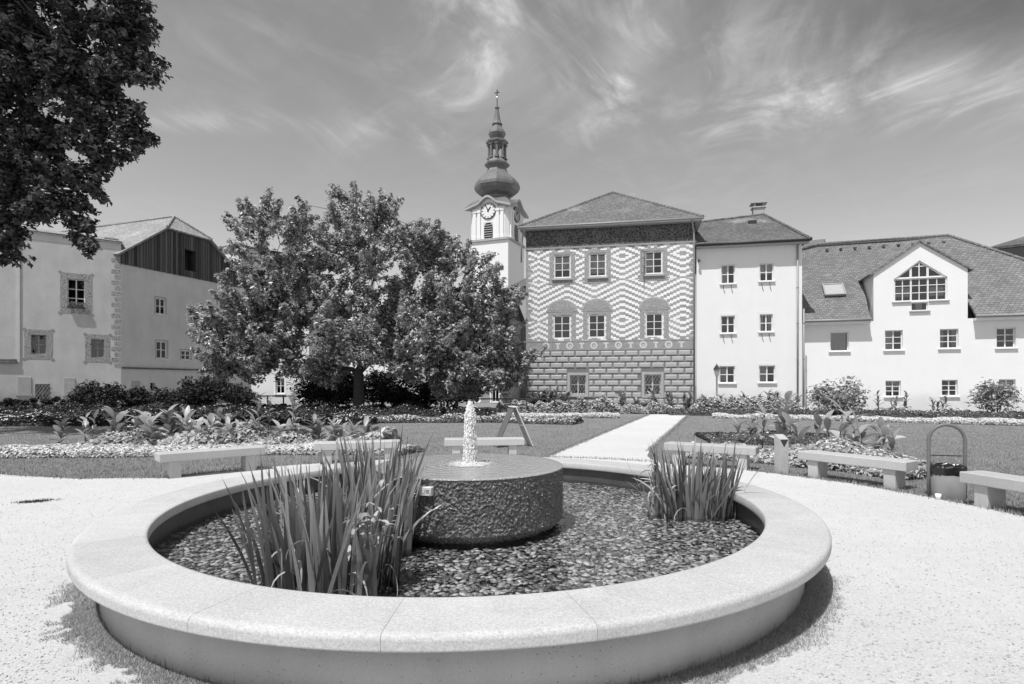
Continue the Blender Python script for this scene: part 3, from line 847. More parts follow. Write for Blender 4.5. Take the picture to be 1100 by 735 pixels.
for i, (px, py, Y) in enumerate(BP):
    p = at(px, py, Y)
    canna('border_plant', (p.x, Y, -.01), p.z * 1.35, 44, .62, .15, 'leafy plant in the flower border below the houses, %s from the left' % ordinal(i), 'leafy plants in the border below the houses', 'cannadark', 90 + i, 1.2)
WP = [(946, 420, 31.2, 1), (960, 426, 31, .9), (975, 420, 30.8, 1), (1004, 427, 30.2, .8), (1015, 424, 30.2, .8)]
for i, (px, py, Y, k) in enumerate(WP):
    p = at(px, py, Y)
    canna('border_plant', (p.x, Y, -.01), p.z * 1.25, 22, .42, .11, 'small upright plant against the white gabled house, %s from the left' % ordinal(i), 'small plants against the white gabled house', 'cannadark', 120 + i, .35)

# ------------------------------------------------------------------ shrubs
def shrub(px, ytop, Y, rx, n, ls, label, mat='shrub', seed=0, ry=None, base=.15):
    p = at(px, ytop, Y); h = p.z; ry = ry or rx
    root = empty('shrub', (p.x, Y, 0), label=label, cat='shrub'); r = np.random.default_rng(seed)
    k = 26; D = unit(r.normal(size=(k, 3))); D[:, 2] = D[:, 2] * .95
    CC = D * r.uniform(.45, .82, (k, 1)) * np.array([rx, ry, h * .5]) + np.array([0, 0, h * .52]); CC[:, 2] = np.maximum(CC[:, 2], base)
    i = r.integers(0, k, n); d = unit(r.normal(size=(n, 3))); rad = np.minimum(rx, h * .5) * .5
    C = CC[i] + d * (r.uniform(0, 1, (n, 1)) ** .5) * rad * np.array([1.1, 1.1, .9]); C[:, 2] = np.maximum(C[:, 2], .02 + .3 * r.uniform(0, 1, n))
    N = d * .6 + np.array([0, 0, .8]) + r.normal(0, .5, (n, 3))
    V, F = leaf_quads(C, N, ls * r.uniform(.6, 1.3, n), .5, .25, r); np_mesh('foliage', V, F, mat, root)
    mb = MB()
    for j in range(0, k, 3):
        c = CC[j]; mb.tube([(c[0] * .05, c[1] * .05, -.05), (c[0] * .4, c[1] * .4, c[2] * .5), tuple(c)], [.03, .02, .008], 5)
    mb.build('branches', 'bark', root); return root
shrub(901, 404, 27, 1.35, 1700, .19, 'rounded pale shrub standing before the left end of the white gabled house', 'shrub', 1)
shrub(1072, 407, 29, 1.15, 1400, .17, 'rounded pale shrub under the far right ground-floor window of the white house', 'shrub', 2)
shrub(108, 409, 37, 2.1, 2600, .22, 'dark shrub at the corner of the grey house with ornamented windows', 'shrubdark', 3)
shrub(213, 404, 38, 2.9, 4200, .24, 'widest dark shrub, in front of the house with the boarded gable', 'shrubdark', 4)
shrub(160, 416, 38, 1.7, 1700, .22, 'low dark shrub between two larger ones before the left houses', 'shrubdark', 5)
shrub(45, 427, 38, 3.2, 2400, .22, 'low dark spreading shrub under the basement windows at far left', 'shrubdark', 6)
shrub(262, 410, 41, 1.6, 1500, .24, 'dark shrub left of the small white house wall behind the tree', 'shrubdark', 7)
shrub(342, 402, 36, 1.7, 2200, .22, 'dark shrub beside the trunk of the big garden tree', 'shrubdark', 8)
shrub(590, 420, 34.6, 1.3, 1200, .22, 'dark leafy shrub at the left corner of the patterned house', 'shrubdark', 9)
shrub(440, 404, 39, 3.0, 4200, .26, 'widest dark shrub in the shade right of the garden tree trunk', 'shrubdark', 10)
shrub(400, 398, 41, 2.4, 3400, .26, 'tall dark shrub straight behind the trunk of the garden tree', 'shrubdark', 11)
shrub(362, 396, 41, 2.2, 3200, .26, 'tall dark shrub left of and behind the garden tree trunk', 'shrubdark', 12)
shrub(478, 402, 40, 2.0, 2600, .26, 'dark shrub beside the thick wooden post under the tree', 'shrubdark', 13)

# ------------------------------------------------------------------ trees
def tree(loc, Y, lobes, trunk_r, fork, nclump, nleaf, ls, mat, label, seed, depth=.95, up=.35, sag=0.0, cr=.6):
    r = np.random.default_rng(seed); rd = random.Random(seed)
    root = empty('broadleaf_tree', (loc[0], loc[1], 0), label=label, cat='tree')
    m = Y / FPX; L = []
    for (px, py, rx, ry) in lobes:
        c = at(px, py, Y); L.append(((c.x - loc[0], Y - loc[1] + rd.uniform(-.15, .15) * rx * m, c.z), (rx * m, max(rx, ry) * m * depth, ry * m)))
    vol = np.array([a[1][0] * a[1][2] for a in L]) ** .9; w = vol / vol.sum()
    CC = []; RR = []; TT = []
    while len(CC) < nclump:
        i = r.choice(len(L), p=w); c, s = L[i]; d = unit(r.normal(size=3)); q = min(1.06, r.uniform(.12, 1.2) ** .42)
        p = np.array(c) + d * q * (np.array(s) - .3)
        if p[2] < 1.2: continue
        CC.append(p); RR.append(cr * r.uniform(.55, 1.25) * (1.15 if q < .8 else .9)); TT.append(d)
    CC = np.array(CC); RR = np.array(RR); TT = np.array(TT)
    wgt = RR ** 2 / (RR ** 2).sum(); i = r.choice(len(CC), nleaf, p=wgt); d = unit(r.normal(size=(nleaf, 3)))
    q = r.uniform(0, 1, (nleaf, 1)) ** .6
    ax = unit(TT * np.array([1, 1, .7]) + np.array([0, 0, up]) + r.normal(0, .35, TT.shape))      # a spray grows outward and up
    off = d * q * RR[i][:, None] * .62; al = np.clip(r.normal(.1, .7, (nleaf, 1)), -1.1, 1.25) * RR[i][:, None]
    C = CC[i] + off * (1.1 - .45 * np.clip(al / RR[i][:, None], 0, 1.4)) + ax[i] * al; C[:, 2] -= sag * RR[i] * np.abs(al[:, 0])
    N = d * .8 + np.array([0, 0, 1.0]) + r.normal(0, .5, (nleaf, 3))
    V, F = leaf_quads(C, N, ls * r.uniform(.45, 1.5, nleaf), .55, .3, r)
    np_mesh('crown', V, F, mat, root)
    # trunk, limbs and branches to every clump
    mb = MB(); top = Vector((0, 0, fork))
    mb.tube([(0, 0, -.15), (.02, 0, .25), (.03, .02, fork * .6), tuple(top), (.06, 0, fork + .35), (.1, .05, fork + .8)], [trunk_r * 1.5, trunk_r * 1.08, trunk_r, trunk_r * .86, trunk_r * .6, trunk_r * .2], 12)
    tr = mb.build('trunk', 'bark', root, smooth=True)
    mb = MB(); hubs = []
    hubs = [(top, trunk_r * .8)]
    for (c, s) in sorted(L, key=lambda a: (Vector(a[0]) - top).length):
        c = Vector(c); h, hr = min(hubs, key=lambda q: (q[0] - c).length + (0 if q[0] is top else .35 * (q[0] - top).length)); d = c - h; D = d.length
        r0 = min(hr * .8, trunk_r * .6); pts = [h]
        for t in (.2, .4, .6, .8, 1.0):
            q = h + d * t + Vector((0, 0, .16 * D * math.sin(PI * t) * (1 if h is top else .5))); k_ = .05 * D * (t < 1)
            pts.append(q + Vector((rd.gauss(0, k_), rd.gauss(0, k_), rd.gauss(0, k_))))
        if h is top: pts.insert(0, top - Vector((0, 0, .3)))
        rs = [max(.02, r0 * (1 - .78 * n_ / (len(pts) - 1))) for n_ in range(len(pts))]
        mb.tube([tuple(p) for p in pts], rs, 8); hubs += list(zip(pts[2:], rs[2:]))
    hubs = [h[0] for h in hubs[1:]]
    for k in range(len(CC)):
        p = Vector(CC[k]); h = min(hubs, key=lambda q: (q - p).length)
        mb.tube([tuple(h), tuple(h.lerp(p, .55) + Vector((rd.uniform(-.2, .2), rd.uniform(-.2, .2), -.15))), tuple(p)], [trunk_r * .09, trunk_r * .05, .01], 4, cap=False)
    mb.build('limbs', 'bark', root)
    return root

b = at(385, 413, 34)
tree((b.x, 34), 34, [(300, 262, 62, 52), (385, 262, 80, 62), (462, 300, 75, 55), (522, 345, 48, 52), (262, 335, 52, 45), (335, 340, 85, 58), (430, 365, 95, 45), (558, 384, 31, 22), (492, 312, 52, 42), (515, 372, 50, 40), (228, 385, 30, 28), (256, 372, 34, 40), (280, 392, 36, 22), (300, 330, 50, 50), (416, 338, 46, 44), (420, 378, 50, 26),
                     (505, 392, 55, 28), (468, 268, 26, 24), (285, 232, 20, 24), (380, 222, 28, 22), (410, 226, 18, 20), (222, 352, 26, 22), (535, 320, 26, 26), (325, 385, 60, 24), (470, 400, 60, 26), (545, 405, 24, 18), (500, 418, 40, 14), (340, 402, 40, 14), (245, 400, 20, 18)],
     .33, 2.3, 1020, 135000, .22, 'treeleaf', 'big spreading leafy tree in the middle of the garden left of the church tower', 5, up=.7, cr=.58)
tree((-19.5, 18.0), 17, [(55, 40, 100, 85), (-40, 120, 110, 110), (112, 118, 42, 36), (140, 70, 32, 28), (62, 215, 38, 30), (5, 250, 22, 30), (138, 142, 24, 14), (90, 190, 28, 26), (130, 20, 38, 40), (20, 180, 50, 50),
                      (160, 78, 16, 12), (85, 245, 16, 22), (-80, 0, 120, 120), (20, -90, 130, 90), (-130, -120, 150, 120), (-140, 60, 110, 120), (105, 160, 34, 24), (40, 228, 30, 18), (94, 262, 8, 10), (6, 278, 9, 10)],  # unseen lobes beyond the frame added to block more sun from the lawn
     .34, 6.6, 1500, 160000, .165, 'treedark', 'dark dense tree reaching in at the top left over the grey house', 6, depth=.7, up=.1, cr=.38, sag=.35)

# ------------------------------------------------------------------ buildings
class Facade:
    """a house front: local x along it, local y into the house, z up"""
    def __init__(s, p0, p1):
        s.p0 = Vector((p0[0], p0[1])); d = Vector((p1[0], p1[1])) - s.p0; s.w = d.length; s.d = d / s.w; s.rz = math.atan2(d.y, d.x)
    def uz(s, px, py):
        rx, ry = (px - CX) / FPX, 1.0
        t = (s.p0.x * s.d.y - s.p0.y * s.d.x) / (rx * s.d.y - ry * s.d.x)
        h = Vector((rx * t, t)) - s.p0
        return h.dot(s.d), HC - (py - CY) / FPX * t
    def rect(s, x0, y0, x1, y1):
        xm, ym = (x0 + x1) / 2, (y0 + y1) / 2
        return (s.uz(x0, ym)[0], s.uz(xm, y1)[1], s.uz(x1, ym)[0], s.uz(xm, y0)[1])

def wall(mb, u0, u1, z0, z1, holes=(), depth=.38, y=0.0, mi=0, min_=1):
    """wall sheet with real window openings: reveals and a dark room behind"""
    hs = [h for h in holes if h[2] > u0 and h[0] < u1 and h[3] > z0 and h[1] < z1]
    us = sorted({u0, u1, *[c for h in hs for c in (h[0], h[2]) if u0 < c < u1]}); zs = sorted({z0, z1, *[c for h in hs for c in (h[1], h[3]) if z0 < c < z1]})
    for a, b in zip(us, us[1:]):
        for c, d in zip(zs, zs[1:]):
            um, zm = (a + b) / 2, (c + d) / 2
            if any(h[0] < um < h[2] and h[1] < zm < h[3] for h in hs): continue
            mb.face([(a, y, c), (b, y, c), (b, y, d), (a, y, d)], mi)
    for h in hs:
        a, c, b, d = h; Y = y + depth; e = 1.2
        mb.face([(a, y, c), (a, Y, c), (a, Y, d), (a, y, d)], mi); mb.face([(b, y, c), (b, y, d), (b, Y, d), (b, Y, c)], mi)
        mb.face([(a, y, d), (a, Y, d), (b, Y, d), (b, y, d)], mi); mb.face([(a, y, c), (b, y, c), (b, Y, c), (a, Y, c)], mi)
        for q in ([(a, Y, c), (a, Y + e, c), (a, Y + e, d), (a, Y, d)], [(b, Y, c), (b, Y, d), (b, Y + e, d), (b, Y + e, c)], [(a, Y, d), (a, Y + e, d), (b, Y + e, d), (b, Y, d)], [(a, Y, c), (b, Y, c), (b, Y + e, c), (a, Y + e, c)], [(a, Y + e, c), (b, Y + e, c), (b, Y + e, d), (a, Y + e, d)]):
            mb.face(q, min_)

def window(root, r, nx=2, nz=2, rec=.12, fr=.07, mul=.035, mat='frame', sill=True, sillmat='trim', sur=None, surw=.14, surmat='trim', cur=None, glassmat='glass', flower=False, bars=False, centre=None, y=0.0):
    a, c, b, d = r; mb = MB(); y0, y1 = y + rec, y + rec + .05
    mb.box(a, a + fr, y0, y1, c, d); mb.box(b - fr, b, y0, y1, c, d); mb.box(a + fr, b - fr, y0, y1, c, c + fr); mb.box(a + fr, b - fr, y0, y1, d - fr, d)
    iw, ih = b - a - 2 * fr, d - c - 2 * fr
    for k in range(1, nx):
        x = a + fr + iw * k / nx; m = (centre or mul * 1.6) if (k == nx / 2) else mul; mb.box(x - m / 2, x + m / 2, y0 + .004, y1 - .004, c + fr, d - fr)
    for k in range(1, nz):
        z = c + fr + ih * k / nz; mb.box(a + fr, b - fr, y0 + .009, y1 - .009, z - mul / 2, z + mul / 2)
    w = mb.build('window', mat, root)
    mb = MB(); mb.face([(a + fr * .5, y1 - .015, c + fr * .5), (b - fr * .5, y1 - .015, c + fr * .5), (b - fr * .5, y1 - .015, d - fr * .5), (a + fr * .5, y1 - .015, d - fr * .5)]); mb.build('pane', glassmat, w)
    if sill:
        mb = MB(); mb.cbox(a - .10, b + .10, y - .11, y + rec - .004, c - .075, c - .003, .01); mb.build('sill', sillmat, w)
    if sur:
        mb = MB(); g = .003; s_ = surw
        top = d + s_; bot = c - (s_ if not sill else .0)
        mb.box(a - s_, a - g, y - sur, y + .05, bot, top); mb.box(b + g, b + s_, y - sur, y + .05, bot, top); mb.box(a - g, b + g, y - sur, y + .05, d + g, top)
        if not sill: mb.box(a - g, b + g, y - sur, y + .05, bot, c - g)
        mb.build('surround', surmat, w)
    if cur:
        for (u0, z0, u1, z1) in cur:
            n = 24; V = []; F = []
            for k in range(n + 1):
                t = u0 + (u1 - u0) * k / n; x = a + fr + iw * t; yy = y1 + .05 + .03 * math.sin(k * 1.9) + .012 * math.sin(k * 4.1)
                V += [(x, yy, c + fr + ih * z0), (x, yy, c + fr + ih * z1)]
            for k in range(n): F.append((2 * k, 2 * k + 2, 2 * k + 3, 2 * k + 1))
            np_mesh('curtain', V, F, 'curtain', w, smooth=True)
    if bars:
        mb = MB(); k = -int(ih / .17) - 1
        for sgn in (1, -1):
            for i in range(-12, 24):
                x0 = a + i * .2; pts = []
                p, q = Vector((x0, 0, c)), Vector((x0 + sgn * (d - c) * .6, 0, d)); t0, t1 = 0., 1.
                dx = q.x - p.x
                ta, tb = sorted(((a - p.x) / dx, (b - p.x) / dx)); t0, t1 = max(t0, ta), min(t1, tb)
                if t1 - t0 > .03: mb.tube([tuple(p.lerp(q, t0) + Vector((0, y - .03, 0))), tuple(p.lerp(q, t1) + Vector((0, y - .03, 0)))], .011, 4)
        mb.build('grille', 'metal', w)
    if flower:
        mb = MB(); mb.cbox(a - .02, b + .02, y - .24, y - .12, c - .06, c + .10, .01); fbx = mb.build('flower_box', 'darkframe', w)
        n = 160; C = np.stack([rng.uniform(a, b, n), rng.uniform(y - .26, y - .10, n), c + rng.uniform(.05, .42, n)], 1)
        V, F = leaf_quads(C, rng.normal(0, 1, (n, 3)) + [0, -.5, .5], .13, .6); np_mesh('flowers', V, F, 'shrub', w)
    return w

def house(p0, p1, name, label):
    fa = Facade(p0, p1); root = empty(name, (p0[0], p0[1], 0), fa.rz, label=label, cat='house'); return fa, root

def pipe(root, u, z0, z1, y=-.10, r=.05, name='downpipe', mat='metal'):
    mb = MB(); mb.tube([(u, y, z0), (u, y, z1)], r, 10)
    z = z0 + 1.2
    while z < z1: mb.tube([(u, y, z), (u, y, z + .05)], r * 1.35, 10); z += 2.2
    return mb.build(name, mat, root, smooth=True)

def gutter(root, a, b, r=.075, mat='metal', name='gutter'):
    mb = MB(); mb.tube([a, b], r, 8); return mb.build(name, mat, root, smooth=True)

def ridge(root, pts, r=.11, mat='tile_a', name='ridge_tiles'):
    mb = MB()
    for p, q in zip(pts, pts[1:]):
        p, q = Vector(p), Vector(q); n = max(1, int((q - p).length / .38)); d = (q - p) / n
        for k in range(n): mb.tube([tuple(p + d * k), tuple(p + d * (k + 1.08))], [r * .88, r * 1.08], 8)
    return mb.build(name, mat, root)

# --- the patterned house
def m_chevron():
    m = M('painted_zigzag_bricks'); u, z, _ = m.xyz('UV')
    row = (z / .095).floor()
    ub = ((u - UC) / .20).floor() * .20 + .10
    fold = (ub.mod(3.72) - 1.86).abs()
    k = (fold / .20).floor()
    zt = Z_SPLIT; up = z.gt(zt)
    r1 = (row - round(ZC_LOW / .095)).abs(); r2 = (row - round(ZC_HIGH / .095)).abs()
    rr = r1 * (up * -1.0 + 1.0) + r2 * up
    idx = (k + rr).mod(4)
    dark = idx.lt(1.5)
    nz = m.noise(6, 4); big = m.noise(.8, 5)
    v = (dark * (big * -.5 - .24) + .84) + (nz - .5) * .14 + (big - .5) * .16
    m.base(v); m.rough(.9, .1); m.bump(nz, .003); return m.m

fa, ph = house((.56, 38.3), (11.29, 36.2), 'patterned_house', 'renaissance house painted with zigzag brick pattern, hip roof and rusticated ground floor')
c5 = lambda x0, y0, x1, y1: fa.rect(545 + x0 / 2.94, 195 + y0 / 2.94, 545 + x1 / 2.94, 195 + y1 / 2.94)
W = fa.w
zr, zb, zf, ze = 3.89, 4.56, 10.72, 12.05
WT = [c5(147, 232, 200, 305), c5(258, 226, 312, 300), c5(434, 220, 490, 292)]
WM = [c5(145, 423, 200, 497), c5(256, 420, 310, 494), c5(436, 416, 492, 491)]
WB = [c5(198, 612, 248, 672), c5(433, 610, 485, 675)]
UC = fa.uz(669.5, 300)[0] - 1.86; ZC_HIGH = fa.uz(669.5, 276)[1]; ZC_LOW = fa.uz(669.5, 345)[1]; Z_SPLIT = fa.uz(669.5, 301)[1]
MAT['chevron'] = m_chevron()
def m_frieze():
    m = M('painted_scroll_frieze'); v = m.voro(5.2, 'UV', 'Distance', 'DISTANCE_TO_EDGE'); n = m.noise(7, 5, .7, 'UV'); w = m.noise(2.2, 3, .5, 'UV')
    a = (v + (n - .5) * .22).ramp(.04, .10, 1, 0); b = ((w * 9).mod(1) - .5).abs().lt(.14)
    m.base(a * .10 + b * .05 + .055 + (n - .5) * .05); m.rough(.9, .1); return m.m
def m_sgraforn():
    m = M('sgraffito_scrolls'); v = m.voro(6, 'UV', 'Distance', 'DISTANCE_TO_EDGE'); n = m.noise(12, 4, .7, 'UV')
    m.base((v + (n - .5) * .2).ramp(.03, .10, .12, 0) + .29 + (n - .5) * .12); m.rough(.9, .1); return m.m
MAT['sgraforn'] = m_sgraforn()
MAT['frieze'] = m_frieze(); MAT['friezering'] = plain('painted_frieze_ring', .15, .9, .1, .4, 9)
DEP = 14.0
mb = MB(); wall(mb, 0, W, zb, zf, WT + WM); mb.build('zigzag_wall', ['chevron', 'interior'], ph)
mb = MB(); wall(mb, 0, W, zf, ze); mb.build('frieze', 'frieze', ph)
mb = MB(); wall(mb, 0, W, zr, zb); mb.build('roundel_band', 'sgraf', ph)
mb = MB(); wall(mb, 0, W, -.3, zr, WB)
pitch = (zr - .02) / 10; bw = .82
for r in range(10):
    z0 = zr - .02 - pitch * (r + 1) + .035; z1 = z0 + pitch - .07; x = -.41 * (r % 2) + .06
    while x < W - .1:
        spans = [(max(x, .05), min(x + bw - .09, W - .05))]
        for h in WB:
            if z1 > h[1] - .18 and z0 < h[3] + .18:
                ns = []
                for (s0, s1) in spans:
                    if s1 < h[0] - .2 or s0 > h[2] + .2: ns.append((s0, s1))
                    else:
                        if s0 < h[0] - .2: ns.append((s0, h[0] - .2))
                        if s1 > h[2] + .2: ns.append((h[2] + .2, s1))
                spans = ns
        for (s0, s1) in spans:
            if s1 - s0 < .14: continue
            k = .055; t = -.05
            A = [(s0, -.002, z0), (s1, -.002, z0), (s1, -.002, z1), (s0, -.002, z1)]; B = [(s0 + k, t, z0 + k), (s1 - k, t, z0 + k), (s1 - k, t, z1 - k), (s0 + k, t, z1 - k)]
            mb.face(B, 2)
            for i in range(4): j = (i + 1) % 4; mb.face([A[i], A[j], B[j], B[i]], 2)
        x += bw
MAT['rust'] = plain('rusticated_render', .42, .9, .1, .16, 4, .004, 30); MAT['rustjoint'] = plain('rusticated_joint', .2, .9, .1, .2, 4, .003, 30)
mb.build('rusticated_base', ['rustjoint', 'interior', 'rust'], ph)
mb = MB(); wall(mb, 0, DEP, -.3, ze); o = mb.build('side_wall', 'oldplaster', ph); o.location = (W, 0, 0); o.rotation_euler = (0, 0, PI / 2)
o = o.copy(); link(o, ph); o.location = (0, DEP, 0); o.rotation_euler = (0, 0, -PI / 2)
# painted roundels and tees
mb = MB(); u = fa.uz(545 + 122 / 2.94, 371)[0]; k = 0; zc = (zr + zb) / 2
def annulus(mb, cu, cz, r0, r1, y, n=20, mi=0):
    for i in range(n):
        a, b = 2 * PI * i / n, 2 * PI * (i + 1) / n
        mb.face([(cu + r0 * math.cos(a), y, cz + r0 * math.sin(a)), (cu + r1 * math.cos(a), y, cz + r1 * math.sin(a)), (cu + r1 * math.cos(b), y, cz + r1 * math.sin(b)), (cu + r0 * math.cos(b), y, cz + r0 * math.sin(b))], mi)
while u < W - .2:
    annulus(mb, u, zc, .13, .24, -.004); annulus(mb, u + .02, zc - .02, .001, .06, -.004)
    t = u + .79
    if t < W - .2: mb.box(t - .17, t + .17, -.004, -.002, zc + .08, zc + .18); mb.box(t - .06, t + .06, -.004, -.002, zc - .16, zc + .08); mb.box(t - .12, t + .12, -.004, -.002, zc - .2, zc - .16)
    u += 1.585
mb.build('painted_roundels', 'sgraflight', ph)
for cu in (fa.uz(604, 256)[0], fa.uz(643, 254)[0], fa.uz(701, 251)[0]): mb = MB(); annulus(mb, cu, zf + .62, .30, .38, -.004, 24); annulus(mb, cu, zf + .62, .001, .2, -.004, 16); mb.build('frieze_roundel', 'friezering', ph)
mb = MB()      # painted string courses
for (x0, x1, yy, za, zb2) in ((0, W, -.012, zb - .09, zb - .02), (0, W, -.012, zr + .02, zr + .09), (-.05, W + .05, -.05, zf - .06, zf + .05)): mb = MB(); mb.box(x0, x1, yy, .0, za, zb2); mb.build('string_course', 'sgraf', ph)
mb = MB(); mb.box(0, .16, -.006, -.002, zb, zf - .07); mb.box(W - .14, W, -.006, -.002, zb, zf - .07)
for k in range(int((zf - zb) / .328)): mb.box(.16, .16 + (.14 if k % 2 else .30), -.006, -.002, zb + .328 * k, zb + .328 * k + .164); mb.box(W - (.28 if k % 2 else .40), W - .14, -.006, -.002, zb + .328 * k, zb + .328 * k + .164)
mb.build('painted_quoins', 'sgraf', ph)
for i, r in enumerate(WT):
    a, c, b, d = r
    w = window(ph, r, 2, 3, rec=.06, fr=.085, sill=False, cur=[(0, .35, .5, .95), (.5, .35, 1, .95)] if i == 0 else ([(0, .1, .5, .95), (.5, .1, 1, .95)] if i == 1 else [(0, .08, .48, .95)]))
    mb = MB(); mb.box(a - .30, a - .02, -.010, -.002, c - .42, d + .18); mb.box(b + .02, b + .30, -.010, -.002, c - .42, d + .18); mb.box(a - .02, b + .02, -.010, -.002, d + .02, d + .18); mb.box(a - .02, b + .02, -.010, -.002, c - .42, c - .16)
    mb.box(a - .40, b + .40, -.016, -.011, c - .44, c - .36); mb.box(a - .44, a - .30, -.016, -.011, c - .14, c - .04); mb.box(b + .30, b + .44, -.016, -.011, c - .14, c - .04); mb.build('painted_surround', 'sgraforn', w)
    mb = MB(); mb.cbox(a - .12, b + .12, -.12, .055, c - .15, c - .02, .01); mb.build('sill', 'stonetrim', w)
    if i == 2:
        mb = MB(); iz = (d - c) / 3
        mt = Matrix.Translation((a + .02, -.01, 0)) @ Matrix.Rotation(math.radians(-118), 4, 'Z') @ Matrix.Translation((0, 0, 0))
        for (x0, x1, z0, z1) in ((0, .05, c, d), (.5, .55, c, d), (.05, .5, c, c + .06), (.05, .5, d - .06, d), (.05, .5, c + iz, c + iz + .03), (.05, .5, c + 2 * iz, c + 2 * iz + .03)): mb.box(x0, x1, -.02, .02, z0, z1, mat=mt)
        sa = mb.build('open_casement', 'sgraf', w)
for i, r in enumerate(WM):
    a, c, b, d = r; w = window(ph, r, 2, 3, rec=.05, fr=.09, sill=False)
    mb = MB(); mb.box(a - .35, a - .05, -.010, -.002, c - .1, d + .22); mb.box(b + .05, b + .35, -.010, -.002, c - .1, d + .22); mb.box(a - .05, b + .05, -.010, -.002, d + .03, d + .22)
    mb.box(a - .46, b + .46, -.022, -.011, d + .22, d + .34)
    n = 18; cu, hw, hh = (a + b) / 2, (b - a) / 2 + .42, .68
    mb.face([(cu + hw * math.cos(PI * k / n), -.010, d + .36 + hh * math.sin(PI * k / n)) for k in range(n + 1)][::-1])
    for k in range(n):
        t0, t1 = PI * k / n, PI * (k + 1) / n
        mb.face([(cu + hw * 1.0 * math.cos(t0), -.014, d + .36 + hh * math.sin(t0)), (cu + hw * .9 * math.cos(t0), -.014, d + .36 + hh * .88 * math.sin(t0)), (cu + hw * .9 * math.cos(t1), -.014, d + .36 + hh * .88 * math.sin(t1)), (cu + hw * math.cos(t1), -.014, d + .36 + hh * math.sin(t1))], 1)
    mb.build('painted_lunette', ['sgraforn', 'shutter'], w)
for r in WB:
    a, c, b, d = r; w = window(ph, r, 2, 2, rec=.16, fr=.07, centre=.09, sill=False, sur=.05, surw=.17, surmat='stonetrim', bars=True)
# hip roof
OV = .40
ap = (W / 2 + .1, 6.0, 16.15); ap2 = (W / 2 + .1, DEP - 6, 16.1); e0, e1, e2, e3 = (-OV, -OV, ze), (W + OV, -OV, ze), (W + OV, DEP + OV, ze), (-OV, DEP + OV, ze)
mb = MB(); up = lambda p: (p[0], p[1], p[2] + .12)
mb.slab([up(e0), up(e1), ap], .1); mb.slab([up(e1), up(e2), ap2, ap], .1); mb.slab([up(e2), up(e3), ap2], .1); mb.slab([up(e3), up(e0), ap, ap2], .1)
rf = mb.build('roof', 'tile_a', ph)
ridge(rf, [up(e0), ap, up(e1)], .1); ridge(rf, [ap, ap2], .1)
mb = MB(); mb.box(W / 2 + 1.2, W / 2 + 1.8, 6.8, 7.4, 15, 16.3); mb.build('chimney', 'stonetrim', rf)
mb = MB(); mb.box(-OV + .04, W + OV - .04, -OV + .04, .0, ze - .12, ze - .006); mb.box(W, W + OV - .04, 0.002, DEP, ze - .12, ze - .006); mb.box(-OV + .04, 0, .002, DEP, ze - .12, ze - .006); mb.build('eaves', 'stonetrim', ph)
gutter(ph, (-OV - .05, -OV - .07, ze + .02), (W + OV + .05, -OV - .07, ze + .02))
mb = MB(); mb.tube([(W - .25, -OV - .07, ze), (W - .22, -OV * .7, ze - .25), (W - .12, -.12, ze - .7), (W - .10, -.12, ze - 1.2), (W - .10, -.12, -.2)], .055, 10); mb.build('downpipe', 'metal', ph, smooth=True)
mb = MB(); mb.tube([(.0, -OV - .07, ze), (-.15, -OV * .6, ze - .4), (-.3, -.05, ze - 1.1), (-.3, -.05, ze - 2.2)], .055, 8); mb.build('downpipe', 'metal', ph, smooth=True)

# --- the narrow plain house
fb_, yh = house((11.42, 36.45), (17.53, 35.15), 'plain_house', 'narrow pale three-storey house with six small windows and a lone chimney')
W = fb_.w; c6 = lambda x0, y0, x1, y1: fb_.rect(730 + x0 / 3.195, 215 + y0 / 3.195, 730 + x1 / 3.195, 215 + y1 / 3.195)
R6 = [c6(143, 222, 190, 287), c6(275, 217, 322, 278), c6(142, 397, 190, 457), c6(275, 392, 320, 452), c6(137, 570, 190, 628), c6(273, 568, 328, 626)]
ze = 10.35
mb = MB(); wall(mb, 0, W, -.3, ze, R6); mb.build('wall', ['yellow', 'interior'], yh)
mb = MB(); wall(mb, 0, 10, -.3, ze); o = mb.build('side_wall', 'yellow', yh); o.location = (W, 0, 0); o.rotation_euler = (0, 0, PI / 2)
for i, r in enumerate(R6):
    w = window(yh, r, 2, 2, rec=.09, fr=.06, mul=.05, sur=.012, surw=.17, cur=([(0, 0, .5, 1)], [(0, .4, 1, 1)], None, [(0, 0, .3, 1), (.7, 0, 1, 1)], [(.1, .1, .5, .9)], [(.0, 0, .45, 1)])[i])
    if i < 4:
        mb = MB(); a, c, b, d = r
        for x in (a + .12, b - .22): mb.tube([(x, -.02, c - .1), (x + .02, -.04, c - .35), (x + .10, -.02, c - .62)], .014, 5)  # thin dark rods drawn as the shadows hanging below the sills
        mb.build('sill_shadow', 'darkmetal', w)
e = [fb_.uz(730 + 75 / 3.195, 215 + 165 / 3.195), fb_.uz(730 + 432 / 3.195, 215 + 148 / 3.195)]
OV = .55; ez = ze + .1; rz_ = 13.45; ry = 4.3
mb = MB(); xr1 = W - 1.35
mb.slab([(-.05, -OV, ez), (W + .35, -OV, ez), (xr1, ry, rz_), (-1.6, ry, rz_ - .45)], .1)
mb.slab([(W + .35, -OV, ez), (W + .35, 2 * ry + OV, ez), (xr1, ry, rz_)], .1); mb.slab([(-1.6, ry, rz_ - .45), (xr1, ry, rz_), (W + .35, 2 * ry + OV, ez), (-1.6, 2 * ry + OV, ez)], .1)
rf = mb.build('roof', 'tile_b', yh); ridge(rf, [(-1.6, ry, rz_ - .42), (xr1, ry, rz_ + .02), (W + .35, -OV, ez + .05)], .09, 'tile_b')
mb = MB(); mb.box(W - 2.0, W - 1.25, ry + .1, ry + .7, rz_ - 1, rz_ + .55); mb.box(W - 2.08, W - 1.17, ry + .02, ry + .78, rz_ + .55, rz_ + .63)
